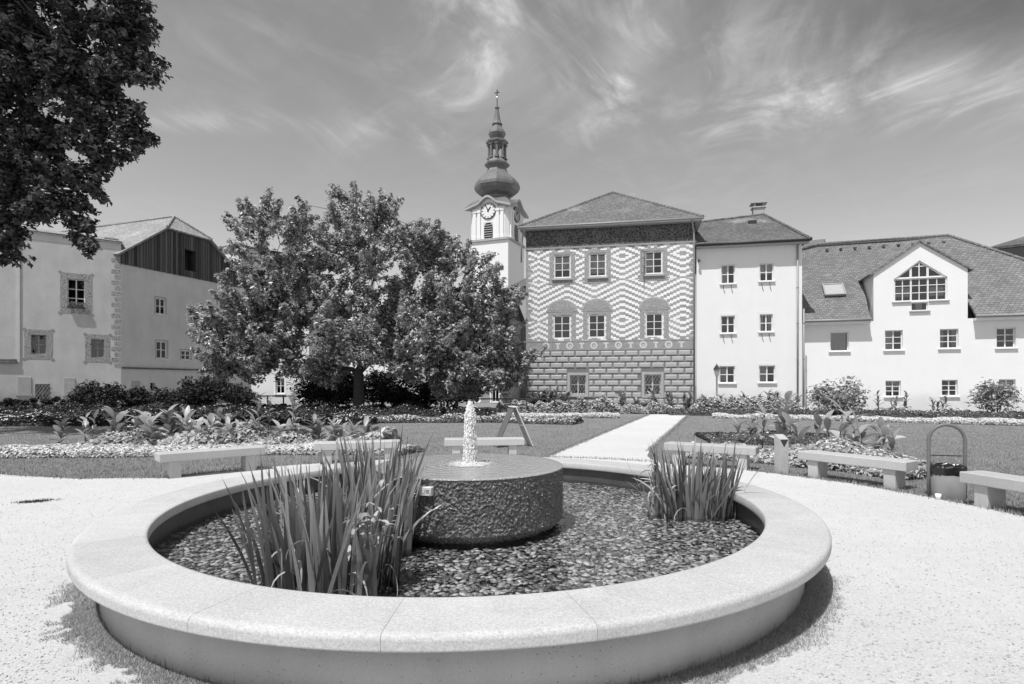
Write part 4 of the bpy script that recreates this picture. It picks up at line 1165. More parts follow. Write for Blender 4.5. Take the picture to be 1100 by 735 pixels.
for x in (W - 1.95, W - 1.38): mb.box(x, x + .1, ry + .1, ry + .7, rz_ + .63, rz_ + .85)
mb.box(W - 2.15, W - 1.1, ry - .05, ry + .85, rz_ + .85, rz_ + .93); mb.build('chimney', 'stonetrim', rf)
mb = MB()
sl = Vector((W * .62, 2.9, ez + (2.9 + OV) / (ry + OV) * (rz_ - ez) - .08))
mb.box(sl.x - .26, sl.x + .26, sl.y - .26, sl.y + .26, sl.z - .25, sl.z + .16); mb.build('roof_hatch', 'darkmetal', rf)
mb = MB(); mb.box(-.02, W + .3, -OV + .03, 0, ze - .06, ze - .004); mb.build('eaves', 'stonetrim', yh); gutter(yh, (-.05, -OV - .06, ez - .02), (W + .4, -OV - .06, ez - .02), .07, 'darkmetal')
pipe(yh, W - .28, -.2, ze - .1, -.11, .055); pipe(yh, W + .06, -.2, 6.3, -.16, .05)
mb = MB(); mb.box(.1, .16, -.28, .0, 9.55, 9.61); mb.tube([(.13, -.28, 9.60), (.13, -.28, 9.44)], [.05, .10], 10); mb.build('wall_lamp', 'darkmetal', yh)

# --- the white gabled house
fc, wh = house((17.96, 36.3), (29.1, 32.8), 'gabled_house', 'wide white house with a tall central gable, arched-top attic window and steep scale-tiled roof')
c7 = lambda x, y: (850 + x / 3.34, 230 + y / 3.34)
R = lambda x0, y0, x1, y1: fc.rect(*c7(x0, y0), *c7(x1, y1))
UE = fc.uz(1245, 330)[0]; ze = 5.55
W1 = [R(140, 423, 206, 492), R(336, 417, 400, 488), R(533, 412, 600, 482), R(737, 408, 805, 480), R(338, 598, 393, 655), R(540, 595, 597, 653), R(745, 593, 805, 650)]
UA, UB = fc.uz(*c7(295, 300))[0], fc.uz(*c7(633, 300))[0]
gz = fc.uz(*c7(633, 190))[1]; gz0 = fc.uz(*c7(295, 215))[1]; gz = (gz + gz0) / 2; gp = fc.uz(*c7(463, 100)); UM = (UA + UB) / 2; gtop = gp[1]
a0, b0 = fc.uz(*c7(368, 300))[0], fc.uz(*c7(560, 300))[0]; m0, m1 = fc.uz(*c7(430, 300))[0], fc.uz(*c7(491, 300))[0]
zlo = fc.uz(*c7(463, 312))[1]; zmid = fc.uz(*c7(463, 229))[1]; zpk = fc.uz(*c7(463, 166))[1]; zsm = fc.uz(*c7(463, 347))[1]
HG = [(a0, zlo, b0, zmid), (m0, zsm, m1, zlo - .06)]
mb = MB(); wall(mb, 0, UE, -.3, ze, W1, .3); wall(mb, UA, UB, ze, zmid, HG, .3)
# gable above the window head, with the pointed opening
mb.face([(UA, 0, zmid), (a0, 0, zmid), (UM, 0, zpk), (UM, 0, gtop), (UA, 0, gz)]); mb.face([(UB, 0, zmid), (UB, 0, gz), (UM, 0, gtop), (UM, 0, zpk), (b0, 0, zmid)])
mb.face([(a0, 0, zmid), (a0, .3, zmid), (UM, .3, zpk), (UM, 0, zpk)]); mb.face([(b0, 0, zmid), (UM, 0, zpk), (UM, .3, zpk), (b0, .3, zmid)])
mb.face([(a0, 1.5, zmid), (b0, 1.5, zmid), (UM, 1.5, zpk)], 1); mb.face([(a0, .3, zmid), (a0, 1.5, zmid), (UM, 1.5, zpk), (UM, .3, zpk)], 1); mb.face([(b0, .3, zmid), (UM, .3, zpk), (UM, 1.5, zpk), (b0, 1.5, zmid)], 1)
mb.face([(UA, 0, ze), (UA, 0, gz), (UA, 4, gz), (UA, 4, ze)]); mb.face([(UB, 0, ze), (UB, 4, ze), (UB, 4, gz), (UB, 0, gz)])
mb.build('wall', ['white', 'interior'], wh)
for i, r in enumerate(W1):
    dark = i == 3
    w = window(wh, r, 1 if i == 0 else 2, 1 if i == 0 else 3, rec=.14, fr=.06, mul=.04, sillmat='trim', cur=[(.02, .0, .5, 1), (.5, .0, .95, 1)] if i == 0 else ([(.02, 0, .62, 1)] if i == 1 else ([(0, 0, .25, 1), (.75, 0, 1, 1)] if i in (2, 6) else ([(0, .5, 1, 1)] if i == 4 else None))), sur=.010 if i in (0, 3) else None, surw=.12)
# the attic window: three lights, a pointed head and a small light below
y0, y1 = .08, .14; mb = MB(); f = .075; sl = (zpk - zmid) / (UM - a0)
hd = lambda u: zmid + sl * (u - a0) if u < UM else zmid + sl * (b0 - u)
for u in (a0, m0 - f / 2, m1 - f / 2, b0 - f): mb.box(u, u + f * 1.25, y0, y1, zlo, zmid)
for u in (m0, m1): mb.box(u - .06, u + .06, y0, y1, zmid + .09, hd(u) - .05)
mb.box(UM - .03, UM + .03, y0 + .005, y1 - .005, zmid + .09, hd(UM) - .06)
mb.box(a0 + .1, b0 - .1, y0 - .006, y1 + .006, zmid - .07, zmid + .09); mb.box(a0 + .05, b0 - .05, y0 - .003, y1 + .003, zlo, zlo + f)
for (u0, u1) in ((a0 + .09, m0 - .04), (m0 + .05, m1 - .04), (m1 + .05, b0 - .08)):
    for k in (1, 2): z = zlo + f + (zmid - zlo - f) * k / 3; mb.box(u0, u1, y0 + .012, y1 - .012, z - .022, z + .022)
    um = (u0 + u1) / 2; mb.box(um - .025, um + .025, y0 + .008, y1 - .008, zlo + f, zmid - .07)
mb.box(m0 + .06, m1 - .06, y0 + .012, y1 - .012, hd(m0) - .02, hd(m0) + .03)
for (p, q) in (((a0, zmid), (UM, zpk)), ((UM, zpk), (b0, zmid))):
    d = Vector((q[0] - p[0], 0, q[1] - p[1])); L = d.length; ang = math.atan2(d.z, d.x)
    mt = Matrix.Translation((p[0], 0, p[1])) @ Matrix.Rotation(-ang, 4, 'Y'); mb.box(.02, L - .0, y0 + .002, y1 - .002, -.085, -.004, mat=mt)
aw = mb.build('attic_window', 'frame', wh)
mb = MB(); mb.face([(a0 + .02, y1 - .02, zlo + .02), (b0 - .02, y1 - .02, zlo + .02), (b0 - .02, y1 - .02, zmid), (UM, y1 - .02, zpk - .03), (a0 + .02, y1 - .02, zmid)]); mb.build('pane', 'glass', aw)
mb = MB(); mb.cbox(a0 - .1, m0 - .02, -.1, .07, zlo - .07, zlo - .003, .008); mb.cbox(m1 + .02, b0 + .1, -.1, .07, zlo - .07, zlo - .003, .008); mb.build('sill', 'stonetrim', aw)
mb = MB(); iw = b0 - a0
for (t0, t1) in ((.05, .31), (.70, .96)):
    n = 16
    for k in range(n):
        x0, x1 = a0 + iw * (t0 + (t1 - t0) * k / n), a0 + iw * (t0 + (t1 - t0) * (k + 1) / n)
        mb.face([(x0, y1 + .08 + .02 * (k % 2), zlo + .3), (x1, y1 + .08 + .02 * ((k + 1) % 2), zlo + .3), (x1, y1 + .08 + .02 * ((k + 1) % 2), zlo + .85), (x0, y1 + .08 + .02 * (k % 2), zlo + .85)])
mb.build('curtain', 'curtain', aw)
window(wh, HG[1], 1, 1, rec=.1, fr=.06, sillmat='stonetrim', cur=[(.3, 0, .75, 1)])
# main roof: steep, hipped at the right end
OV = .5; rd_ = 5.0; rzz = 11.75; ez = ze + .08
ur0, ur1 = fc.uz(880, 263)[0], None
R0 = at(880, 263, 41); R1 = at(1017, 253, 39)
toL = lambda P: ((P.x - 17.96) * fc.d.x + (P.y - 36.3) * fc.d.y, -(P.x - 17.96) * fc.d.y + (P.y - 36.3) * fc.d.x, P.z)
r0, r1 = toL(R0), toL(R1); yr = (r0[1] + r1[1]) / 2; zr_ = (r0[2] + r1[2]) / 2; r0 = (r0[0], yr, zr_); r1 = (r1[0], yr, zr_)
sE = (zr_ - ez) / (yr + OV)
zy = lambda y: ez + sE * (y + OV)
gr = .14   # overhang of the gable roof
ovg = .28; ygb = (gz - ez) / sE - OV; ytop = (gtop - ez) / sE - OV
mb = MB()
mb.slab([(-.3, -OV, ez), (UA - .25, -OV, ez), (UA - .25, .02, zy(.02)), (UA, ygb, zy(ygb)), (UM, ytop, zy(ytop)), r1, r0, (-.6, yr, zr_ - .6)], .12)
mb.slab([(UB + .25, -OV, ez), (UE + OV, -OV, ez), r1, (UM, ytop, zy(ytop)), (UB, ygb, zy(ygb)), (UB + .25, .02, zy(.02))], .12)
mb.slab([(UE + OV, -OV, ez), (UE + OV, 2 * yr + OV, ez), r1], .12); mb.slab([r0, r1, (UE + OV, 2 * yr + OV, ez), (-.3, 2 * yr + OV, ez)], .12)
rf = mb.build('roof', 'tile_c', wh)
ridge(rf, [(-.6, yr, zr_ - .55), (r0[0], yr, zr_ + .02), (r1[0], yr, zr_ + .03), (UE + OV, -OV, ez + .08)], .10, 'tile_c')
mb = MB(); s2 = (gtop - gz) / (UM - UA); hl = UM - UA + ovg
gl = (UM - hl, gtop - s2 * hl)
mb.slab([(gl[0], -gr, gl[1] + .10), (UM, -gr, gtop + .10), (UM, ytop + .25, gtop + .10), (gl[0], ygb + .5, gl[1] + .10)], .1); mb.slab([(UM, -gr, gtop + .10), (2 * UM - gl[0], -gr, gl[1] + .10), (2 * UM - gl[0], ygb + .5, gl[1] + .10), (UM, ytop + .25, gtop + .10)], .1)
mb.build('gable_roof', 'tile_c', wh)
for k in range(9):
    mb = MB(); t = (k + .5) / 9; y = yr - .55; mb.box(r0[0] + (r1[0] - r0[0]) * t - .09, r0[0] + (r1[0] - r0[0]) * t + .09, y - .10, y + .1, zy(y) - .02, zy(y) + .06); mb.build('roof_vent', 'tile_b', rf)
p = fc.uz(901, 304); sy = 1.75; u = p[0] * 1.04; sx = .62
mt = Matrix.Translation((u, sy, zy(sy) + .02)) @ Matrix.Rotation(math.atan(sE), 4, 'X')
mb = MB()
for (x0, x1, q0, q1) in ((-sx, -sx + .09, -.62, .62), (sx - .09, sx, -.62, .62), (-sx + .09, sx - .09, -.62, -.53), (-sx + .09, sx - .09, .53, .62)): mb.box(x0, x1, q0, q1, -.05, .09, mat=mt)
sk = mb.build('skylight', 'metal', rf); mb = MB(); mb.face([tuple(mt @ Vector(q)) for q in ((-sx + .05, -.57, .05), (sx - .05, -.57, .05), (sx - .05, .57, .05), (-sx + .05, .57, .05))]); MAT['skyglass'] = plain('skylight_glass', .42, .12, .5, .1); mb.build('pane', 'skyglass', sk)
mb = MB(); mb.box(-.28, UA - .26, -OV + .03, -.002, ze - .16, ze - .01); mb.box(UB + .26, UE + OV - .03, -OV + .03, -.002, ze - .16, ze - .01); mb.build('eaves', 'trim', wh)
gutter(wh, (-.3, -OV - .06, ez - .01), (UA - .22, -OV - .06, ez - .01), .07); gutter(wh, (UB + .22, -OV - .06, ez - .01), (UE + OV, -OV - .06, ez - .01), .07)
mb = MB(); wall(mb, 0, 2 * yr, -.3, ze); o = mb.build('side_wall', 'white', wh); o.location = (UE, 0, 0); o.rotation_euler = (0, 0, PI / 2)

# --- the grey house at far left with ornamented windows
fd, ga = house((-35.0, 40.0), (-30.3, 43.6), 'ornamented_house', 'grey plastered house at far left with sgraffito window surrounds and painted quoins')
c2 = lambda x, y: (x / 3.064, 220 + y / 3.064)
R = lambda x0, y0, x1, y1: fd.rect(*c2(x0, y0), *c2(x1, y1))
u0 = fd.uz(-75, 300)[0]; W = fd.w; zt = 11.9
H = [R(222, 245, 280, 340), R(102, 428, 152, 492), R(300, 443, 343, 503), R(115, 590, 165, 643)]
B = [R(57, 567, 103, 624), R(210, 570, 247, 626)]
zl = fd.uz(125, 262)[1]; zl0 = fd.uz(20, 254)[1]
mb = MB(); wall(mb, u0, W, -.3, 11.0, H); mb.face([(u0, 0, 11.0), (W, 0, 11.0), (W, 0, 12.1), (u0, 0, 12.4)]); mb.build('wall', ['oldplaster2', 'interior'], ga)
mb = MB(); wall(mb, 0, 8, -.3, 11.9); o = mb.build('side_wall', 'oldplaster2', ga); o.location = (W, 0, 0); o.rotation_euler = (0, 0, PI / 2)
def m_ornament():
    m = M('sgraffito_ornament'); v = m.voro(7, 'UV', 'Distance', 'DISTANCE_TO_EDGE'); n = m.noise(14, 4, .7, 'UV')
    a = (v + (n - .5) * .12).ramp(.02, .09, 0, 1); m.base(a * .26 + .16 + (n - .5) * .15); m.rough(.9, .1); return m.m
MAT['orn'] = m_ornament()
for i, r in enumerate(H):
    w = window(ga, r, 2, 2 if i else 3, rec=.22, fr=.06, mul=.05, mat='frame' if i == 0 else 'sgraf', sill=False, sur=.012 if i < 3 else None, surw=.42 if i == 0 else .36, surmat='orn', flower=(i == 0), bars=(i == 3))
    if i < 3:
        a, c, b, d = r; s_ = .42 if i == 0 else .36; mb = MB()
        for (x, z) in ((a - s_, c - s_), (b + s_, c - s_), (a - s_, d + s_), (b + s_, d + s_)):
            k = .13; mb.face([(x - k, -.016, z), (x, -.016, z - k), (x + k, -.016, z), (x, -.016, z + k)][::1])
        mb.build('corner_lozenges', 'sgraf', w)
for r in B:
    a, c, b, d = r; mb = MB(); mb.cbox(a, b, -.05, -.003, c, d, .01); mb.box(a - .08, b + .08, -.09, -.003, c - .1, c - .004); mb.build('closed_shutter', 'shutter', ga)
mb = MB(); k = 0; z = 2.9
while z < 11.6:
    wq = .62 if k % 2 else .42; zz = min(z + .36, 11.7)
    mb.face([(W - wq, -.004, z + .04), (W - wq + .12, -.004, z), (W - .02, -.004, z), (W - .02, -.004, zz), (W - wq + .12, -.004, zz), (W - wq, -.004, zz - .04)]); z += .42; k += 1
mb.build('painted_quoins', 'orn', ga)
r = R(0, 508, 55, 522); mb = MB(); mb.box(u0, r[2], -.14, -.002, r[1], r[3]); mb.build('ledge', 'tile_b', ga)
pu = fd.uz(19.6, 330)[0]; mb = MB(); mb.box(pu - .09, pu + .09, -.06, -.002, 3.2, 11.7); mb.build('corner_strip', 'oldplaster', ga)
mb = MB(); mb.box(u0, W + .06, -.10, 1.0, 12.41, 12.55); mb.slab([(u0, -.12, 12.56), (W + .08, -.12, 12.12 + .44), (W + .08, 6, 14.0), (u0, 6, 14.0)], .1); 
rf = mb.build('roof', 'tile_d', ga)
mb = MB(); wall(mb, u0, W, 11.98, 12.42); o = mb.build('parapet', 'oldplaster2', ga); o.location = (0, -.03, 0)
mb = MB(); cz = W - .55; mb.box(cz - .35, cz + .35, 1.6, 2.3, 12, 13.0); mb.box(cz - .45, cz + .45, 1.5, 2.4, 13.0, 13.1); mb.build('chimney', 'stonetrim', rf)

# --- the house with the boarded gable
fe, gb = house((-30.3, 43.6), (-28.1, 49.7), 'boarded_house', 'grey house beside it with dark vertical boards in its gable and half-hipped roof')
R = lambda x0, y0, x1, y1: fe.rect(*c2(x0, y0), *c2(x1, y1))
WB_ = 11.5; UMB = 5.75; zp = 10.98; zv = 11.75; sl = .75; uh = 3.57; zh = zv + sl * uh; zrg = zv + sl * UMB
H = [R(512, 307, 545, 361), R(514, 449, 550, 507), R(596, 479, 628, 511), R(495, 586, 511, 608)]
HB = R(606, 150, 641, 218)
mb = MB(); wall(mb, 0, WB_, -.3, zp, H); mb.build('wall', ['oldplaster', 'interior'], gb)
for i, r in enumerate(H[:3]): window(gb, r, 2, 2, rec=.08, fr=.1, mul=.06, sill=True, sur=.01, surw=.10, surmat='stonetrim')
mb = MB(); y = -.07
for (p) in ([(-.1, y, zp), (HB[0], y, zp), (HB[0], y, zh), (uh, y, zh), (-.1, y, zv - .02)], [(HB[2], y, zp), (WB_ + .1, y, zp), (WB_ + .1, y, zv - .02), (WB_ - uh, y, zh), (HB[2], y, zh)], [(HB[0], y, HB[3]), (HB[2], y, HB[3]), (HB[2], y, zh), (HB[0], y, zh)], [(HB[0], y, zp), (HB[2], y, zp), (HB[2], y, HB[1]), (HB[0], y, HB[1])]): mb.face(p)
mb.box(-.1, WB_ + .1, y, 0, zp - .1, zp - .003)
a, c, b, d = HB; Y = .8
for q in ([(a, y, c), (a, Y, c), (a, Y, d), (a, y, d)], [(b, y, c), (b, y, d), (b, Y, d), (b, Y, c)], [(a, y, d), (a, Y, d), (b, Y, d), (b, y, d)], [(a, y, c), (b, y, c), (b, Y, c), (a, Y, c)], [(a, Y, c), (b, Y, c), (b, Y, d), (a, Y, d)]): mb.face(q, 1)
k = 0; x = -.1
while x < WB_:      # cover battens over the board joints
    top = min(zh, zv + sl * max(0, min(x, WB_ - x))) - .05
    if not (HB[0] - .05 < x < HB[2] + .02): mb.box(x, x + .06, y - .03, y - .002, zp - .05 - .1 * (k % 2), top)
    x += .3; k += 1
mb.build('board_gable', ['boards', 'interior'], gb)
mb = MB(); zl_ = fe.uz(170, 395.5)[1]; mb.box(0, WB_, -.12, -.002, zl_ - .12, zl_); mb.build('ledge', 'tile_b', gb)
r = R(433, 580, 462, 616); mb = MB(); mb.cbox(r[0], r[2], -.04, -.003, r[1], r[3], .01); mb.build('closed_shutter', 'shutter', gb)
DB = 22; sb_ = 1.6; O = .35
mb = MB(); vl = (-.45, -O, zv - .34); hl_ = (uh, -O, zh); hr = (WB_ - uh, -O, zh); vr = (WB_ + .45, -O, zv - .34); rg = (UMB, sb_, zrg); rb = (UMB, DB, zrg)
upz = lambda p, k=.14: (p[0], p[1], p[2] + k)
mb.slab([upz(vl), upz(hl_), upz(rg), upz(rb), (-.45, DB, zv - .34 + .14)], .13); mb.slab([upz(hl_), upz(hr), upz(rg)], .13); mb.slab([upz(hr), upz(vr), (WB_ + .45, DB, zv - .34 + .14), upz(rb), upz(rg)], .13)
rf = mb.build('roof', 'tile_d', gb); ridge(rf, [upz(hl_, .2), upz(rg, .2), upz(hr, .2)], .1, 'tile_d'); ridge(rf, [upz(rg, .2), upz(rb, .2)], .1, 'tile_d')

# --- houses farther back
def back_house(p0, p1, z1, dep, label, mat, roofh=1.5, wins=(), roofmat='tile_b', flat=False, name='back_house'):
    f_, r_ = house(p0, p1, name, label)
    mb = MB(); wall(mb, 0, f_.w, -.3, z1, [f_.rect(*w) for w in wins]); mb.build('wall', [mat, 'interior'], r_)
    for s_ in (0, 1):
        mb = MB(); wall(mb, 0, dep, -.3, z1); o = mb.build('side_wall', mat, r_)
        o.location = (f_.w, 0, 0) if s_ else (0, dep, 0); o.rotation_euler = (0, 0, PI / 2 if s_ else -PI / 2)
    for w in wins: window(r_, f_.rect(*w), 2, 2, rec=.12, fr=.08, sur=.02, surw=.14)
    mb = MB()
    if flat: mb.slab([(-.3, -.3, z1 + .2), (f_.w + .3, -.3, z1 + .2), (f_.w + .3, dep + .3, z1 + .2), (-.3, dep + .3, z1 + .2)], .2)
    else:
        mb.slab([(-.3, -.4, z1 + .1), (f_.w + .3, -.4, z1 + .1), (f_.w + .3, dep / 2, z1 + roofh), (-.3, dep / 2, z1 + roofh)], .15); mb.slab([(-.3, dep / 2, z1 + roofh), (f_.w + .3, dep / 2, z1 + roofh), (f_.w + .3, dep + .4, z1 + .1), (-.3, dep + .4, z1 + .1)], .15)
        for x in (0, f_.w): mb.face([(x, 0, z1), (x, dep, z1), (x, dep / 2, z1 + roofh - .1)])
    mb.build('roof', roofmat, r_); return f_, r_
back_house((at(228, 413, 58).x, 58), (at(259, 413, 56.5).x, 56.5), 15.3, 8, 'pale tall flat-roofed house showing just right of the boarded gable', 'backwhite', flat=True)
back_house((at(270, 413, 47).x, 47), (at(332, 413, 46.4).x, 46.4), 7.4, 8, 'white house wall with one small window, seen under the garden tree', 'backwhite', 2.2, [(296, 406, 305.5, 423)])
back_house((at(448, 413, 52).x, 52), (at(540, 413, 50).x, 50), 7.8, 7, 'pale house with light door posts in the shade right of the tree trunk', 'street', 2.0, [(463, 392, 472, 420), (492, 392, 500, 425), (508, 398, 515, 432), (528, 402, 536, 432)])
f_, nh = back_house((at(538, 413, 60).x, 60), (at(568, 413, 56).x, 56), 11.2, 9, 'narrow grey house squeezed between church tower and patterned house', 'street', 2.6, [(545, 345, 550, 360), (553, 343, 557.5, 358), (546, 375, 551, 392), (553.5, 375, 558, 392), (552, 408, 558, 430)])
back_house((at(852, 413, 50).x, 50), (at(878, 413, 49).x, 49), 12.5, 9, 'tiled roof of a house behind, showing between plain and gabled houses', 'backwhite', 2.6, (), 'tile_c')
f_, fh = house((at(1068, 413, 50).x, 50), (at(1180, 413, 46).x, 46), 'back_house', 'dark-walled house with tiled roof rising behind at the far right edge')
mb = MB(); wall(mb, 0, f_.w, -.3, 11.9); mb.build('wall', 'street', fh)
mb = MB(); zz = [f_.uz(1066, 267)[1], 0]; zz = 13.6; mb.slab([(-.5, -.6, zz), (f_.w + .5, -.6, zz), (f_.w * .5, 6, zz + 2.1)], .2); mb.slab([(-.5, -.6, zz), (f_.w * .5, 6, zz + 2.1), (-.5, 12, zz)], .2); mb.slab([(f_.w + .5, -.6, zz), (f_.w + .5, 12, zz), (f_.w * .5, 6, zz + 2.1)], .2); mb.build('roof', 'tile_b', fh)
mb = MB(); mb.box(-.4, f_.w + .4, -.5, 0, 11.9, zz - .05); mb.build('eaves', 'darkmetal', fh)

# ------------------------------------------------------------------ church tower
TY = 78.0; k = TY / FPX; tz = lambda py: HC + (CY - py) * k
cx_ = at(534, 413, TY).x
ct = empty('church_tower', (cx_, TY, 0), math.radians(-22), label='white baroque church tower with clocks, onion dome and open lantern', cat='church tower')
hw = 2.85; ch = .45
octo = lambda w, c: [(-w + c, -w), (w - c, -w), (w, -w + c), (w, w - c), (w - c, w), (-w + c, w), (-w, w - c), (-w, -w + c)]
def prism_z(mb, poly, z0, z1):
    n = len(poly)
    for i in range(n): a, b = poly[i], poly[(i + 1) % n]; mb.face([(a[0], a[1], z0), (b[0], b[1], z0), (b[0], b[1], z1), (a[0], a[1], z1)])
    mb.face([(x, y, z1) for x, y in poly]); mb.face([(x, y, z0) for x, y in reversed(poly)])
zb_, zc_ = tz(263), tz(227)
mb = MB(); prism_z(mb, octo(hw, .05), -.3, zb_ - .15); mb.build('shaft', 'tower', ct)
mb = MB(); prism_z(mb, octo(hw + .22, .3), zb_ - .15, zb_ + .12); mb.build('belt_cornice', 'stonetrim', ct)
mb = MB(); prism_z(mb, octo(hw - .05, ch), zb_ + .12, zc_); bf = mb.build('belfry', 'tower', ct)
def on_side(q):
    return Matrix.Rotation(q * PI / 2, 4, 'Z')
for q in (0, 1):
    mt = on_side(q)
    for x in (-2.2, -1.55, 1.15, 1.8):
        mb = MB(); mb.box(x, x + .42, -hw - .14, -hw + .05, zb_ + .5, zc_ - .9, mat=mt); mb.box(x - .08, x + .5, -hw - .2, -hw + .05, zc_ - .9, zc_ - .6, mat=mt); mb.box(x - .06, x + .48, -hw - .18, -hw + .05, zb_ + .13, zb_ + .5, mat=mt)
        mb.build('pilaster', 'tower', ct)
# curved cornice with an eyebrow over each clock
mb = MB(); ROOFP = []
def eyebrow(x):
    t = min(1, abs(x) / 1.75); return .95 * (.5 + .5 * math.cos(PI * t)) - .42 * max(0, (abs(x) - 1.75) / 1.4)
for q in range(4):
    mt = on_side(q); n = 28; xs = [-(hw + .5) + 2 * (hw + .5) * i / n for i in range(n + 1)]
    for a, b in zip(xs, xs[1:]):
        za, zb2 = zc_ + .25 + eyebrow(a), zc_ + .25 + eyebrow(b)
        P = [Vector((a, -hw - .5, za)), Vector((b, -hw - .5, zb2)), Vector((b, -hw - .5, zb2 - .28)), Vector((a, -hw - .5, za - .28))]
        Q = [Vector((p.x * (hw - .1) / (hw + .5), -hw + .1, p.z)) for p in P]
        for f in ((P[0], P[3], P[2], P[1]), (P[0], P[1], Q[1], Q[0]), (P[3], Q[3], Q[2], P[2])): mb.face([tuple(mt @ p) for p in f])
cn = mb.build('eyebrow_cornice', 'stonetrim', ct)
mb = MB()
for q in range(4):
    mt = on_side(q); n = 28; xs = [-hw + .05 + 2 * (hw - .05) * i / n for i in range(n + 1)]
    for a, b in zip(xs, xs[1:]): mb.face([tuple(mt @ Vector(p)) for p in ((a, -hw + .05, zc_ - .3), (b, -hw + .05, zc_ - .3), (b, -hw + .05, zc_ + .1 + eyebrow(b)), (a, -hw + .05, zc_ + .1 + eyebrow(a)))])
mb.build('clock_gable', 'tower', ct)
zd = tz(218)
mb = MB()
for q in range(4):
    mt = on_side(q); n = 28; xs = [-(hw + .5) + 2 * (hw + .5) * i / n for i in range(n + 1)]; m_ = 6
    def sp(x, t):
        r = (hw + .5) * (1 - t) + 1.65 * t; z0 = zc_ + .26 + eyebrow(x); return Vector((x / (hw + .5) * r, -r, z0 * (1 - t) ** 1.6 + (zd + .1) * (1 - (1 - t) ** 1.6)))
    for a, b in zip(xs, xs[1:]):
        for j in range(m_): mb.face([tuple(mt @ p) for p in (sp(a, j / m_), sp(b, j / m_), sp(b, (j + 1) / m_), sp(a, (j + 1) / m_))])
mb.build('skirt_roof', 'copper', ct)
for q in (0, 1, 3):
    mt = on_side(q); zk = tz(233) ; mb = MB(); mb2 = MB(); mb3 = MB(); n = 36; y = -hw - .06
    mb.face([tuple(mt @ Vector((1.08 * math.cos(2 * PI * i / n), y, zk + 1.08 * math.sin(2 * PI * i / n)))) for i in range(n)])
    for i in range(n):
        a, b = 2 * PI * i / n, 2 * PI * (i + 1) / n
        for (ra, rb_, ya, yb) in ((1.08, 1.08, y, -hw + .06), (1.08, 1.0, y, y - .05)): mb2.face([tuple(mt @ Vector(p)) for p in ((ra * math.cos(a), ya, zk + ra * math.sin(a)), (ra * math.cos(b), ya, zk + ra * math.sin(b)), (rb_ * math.cos(b), yb, zk + rb_ * math.sin(b)), (rb_ * math.cos(a), yb, zk + rb_ * math.sin(a)))])
    for h in range(12):
        a = 2 * PI * h / 12; m2 = mt @ Matrix.Translation((0, 0, zk)) @ Matrix.Rotation(a, 4, 'Y'); mb2.box(-.05, .05, y - .012, y - .003, .74, .98, mat=m2)
    cl = mb.build('clock_face', 'card' if q == 0 else 'shutter', ct); mb2.build('hour_marks', 'darkmetal', cl)
    for (a, L, w) in ((math.radians(-25), .92, .06), (math.radians(35), .6, .09)):
        m2 = mt @ Matrix.Translation((0, 0, zk)) @ Matrix.Rotation(a, 4, 'Y'); mb3.box(-w, w, y - .03, y - .016, -.15, L, mat=m2)
    mb3.build('clock_hands', 'darkmetal', cl)
    mb = MB(); wz0, wz1 = zb_ + .25, tz(250); pts = [(-.62, wz0), (.62, wz0)] + [(.62 * math.cos(PI * i / 12), wz1 + .62 * math.sin(PI * i / 12)) for i in range(13)]
    mb.face([tuple(mt @ Vector((x, -hw - .02, z))) for x, z in pts]); bw_ = mb.build('belfry_window', 'interior', ct)
    mb = MB()
    for j in range(7): z = wz0 + .15 + j * .3; mb.box(-.58, .58, -hw - .10, -hw - .03, z, z + .1, mat=mt)
    mb.build('louvres', 'shutter', bw_)
# copper roofs turned in eight facets
P8 = PI / 8
def lathe8(name, prof, mat='copper', parent=ct):
    mb = MB(); mb.lathe([(r * k, tz(y)) for r, y in prof], 8, a0=P8); return mb.build(name, mat, parent)
lathe8('dome_neck', [(14, 221), (13.6, 217.5), (15.5, 216.5), (14.5, 214.5), (14.2, 212)])
lathe8('onion_dome', [(14, 212.5), (19, 210), (23, 206.5), (24.6, 203), (24.4, 200), (23, 196.5), (20, 193), (16.5, 190), (13.5, 187.5), (11.6, 185.5), (10.6, 183)])
lathe8('lantern_base', [(10.4, 184), (10, 181.5), (13.4, 178.5), (13.7, 177), (11.5, 175.5), (10, 173), (9.6, 171.8), (.01, 171.8)])
lathe8('lantern_roof', [(.01, 156.5), (9.6, 156.5), (12, 154.5), (12.2, 153), (9.5, 151.5), (6.5, 150), (5.8, 149)])
mb = MB()
for j in range(8):
    a = P8 + j * PI / 4; x, y = 8.6 * k * math.cos(a), 8.6 * k * math.sin(a); mb.tube([(x, y, tz(172)), (x, y, tz(156))], .19, 8); mb.box(x - .26, x + .26, y - .26, y + .26, tz(172), tz(170.6)); mb.box(x - .26, x + .26, y - .26, y + .26, tz(157.6), tz(156.3))
mb.build('lantern_columns', 'copper', ct)
mb = MB(); mb.lathe([(2.2 * k, tz(172)), (2.6 * k, tz(168)), (1.2 * k, tz(163)), (.01, tz(162))], 12); mb.build('bell', 'shutter', ct)
lathe8('small_onion', [(5.6, 150), (8, 147.5), (9.4, 144.5), (8.6, 141.5), (6.6, 139), (5, 136.5), (4.6, 134)])
lathe8('spire', [(5.6, 134.4), (5.4, 133.2), (4.1, 131), (3.1, 126), (2.1, 120), (1.6, 117), (2.6, 116.5), (2.5, 115.5), (.8, 115), (.5, 105), (.01, 104)])
mb = MB(); z0 = tz(105.5); r = .24; mb.lathe([(r * math.sin(PI * i / 10) + .001, z0 - r * math.cos(PI * i / 10)) for i in range(11)], 14); MAT['gilt'] = plain('gilt_metal', .75, .2, .5, .05, metal=.9); mb.build('gilt_ball', 'gilt', ct, smooth=True)
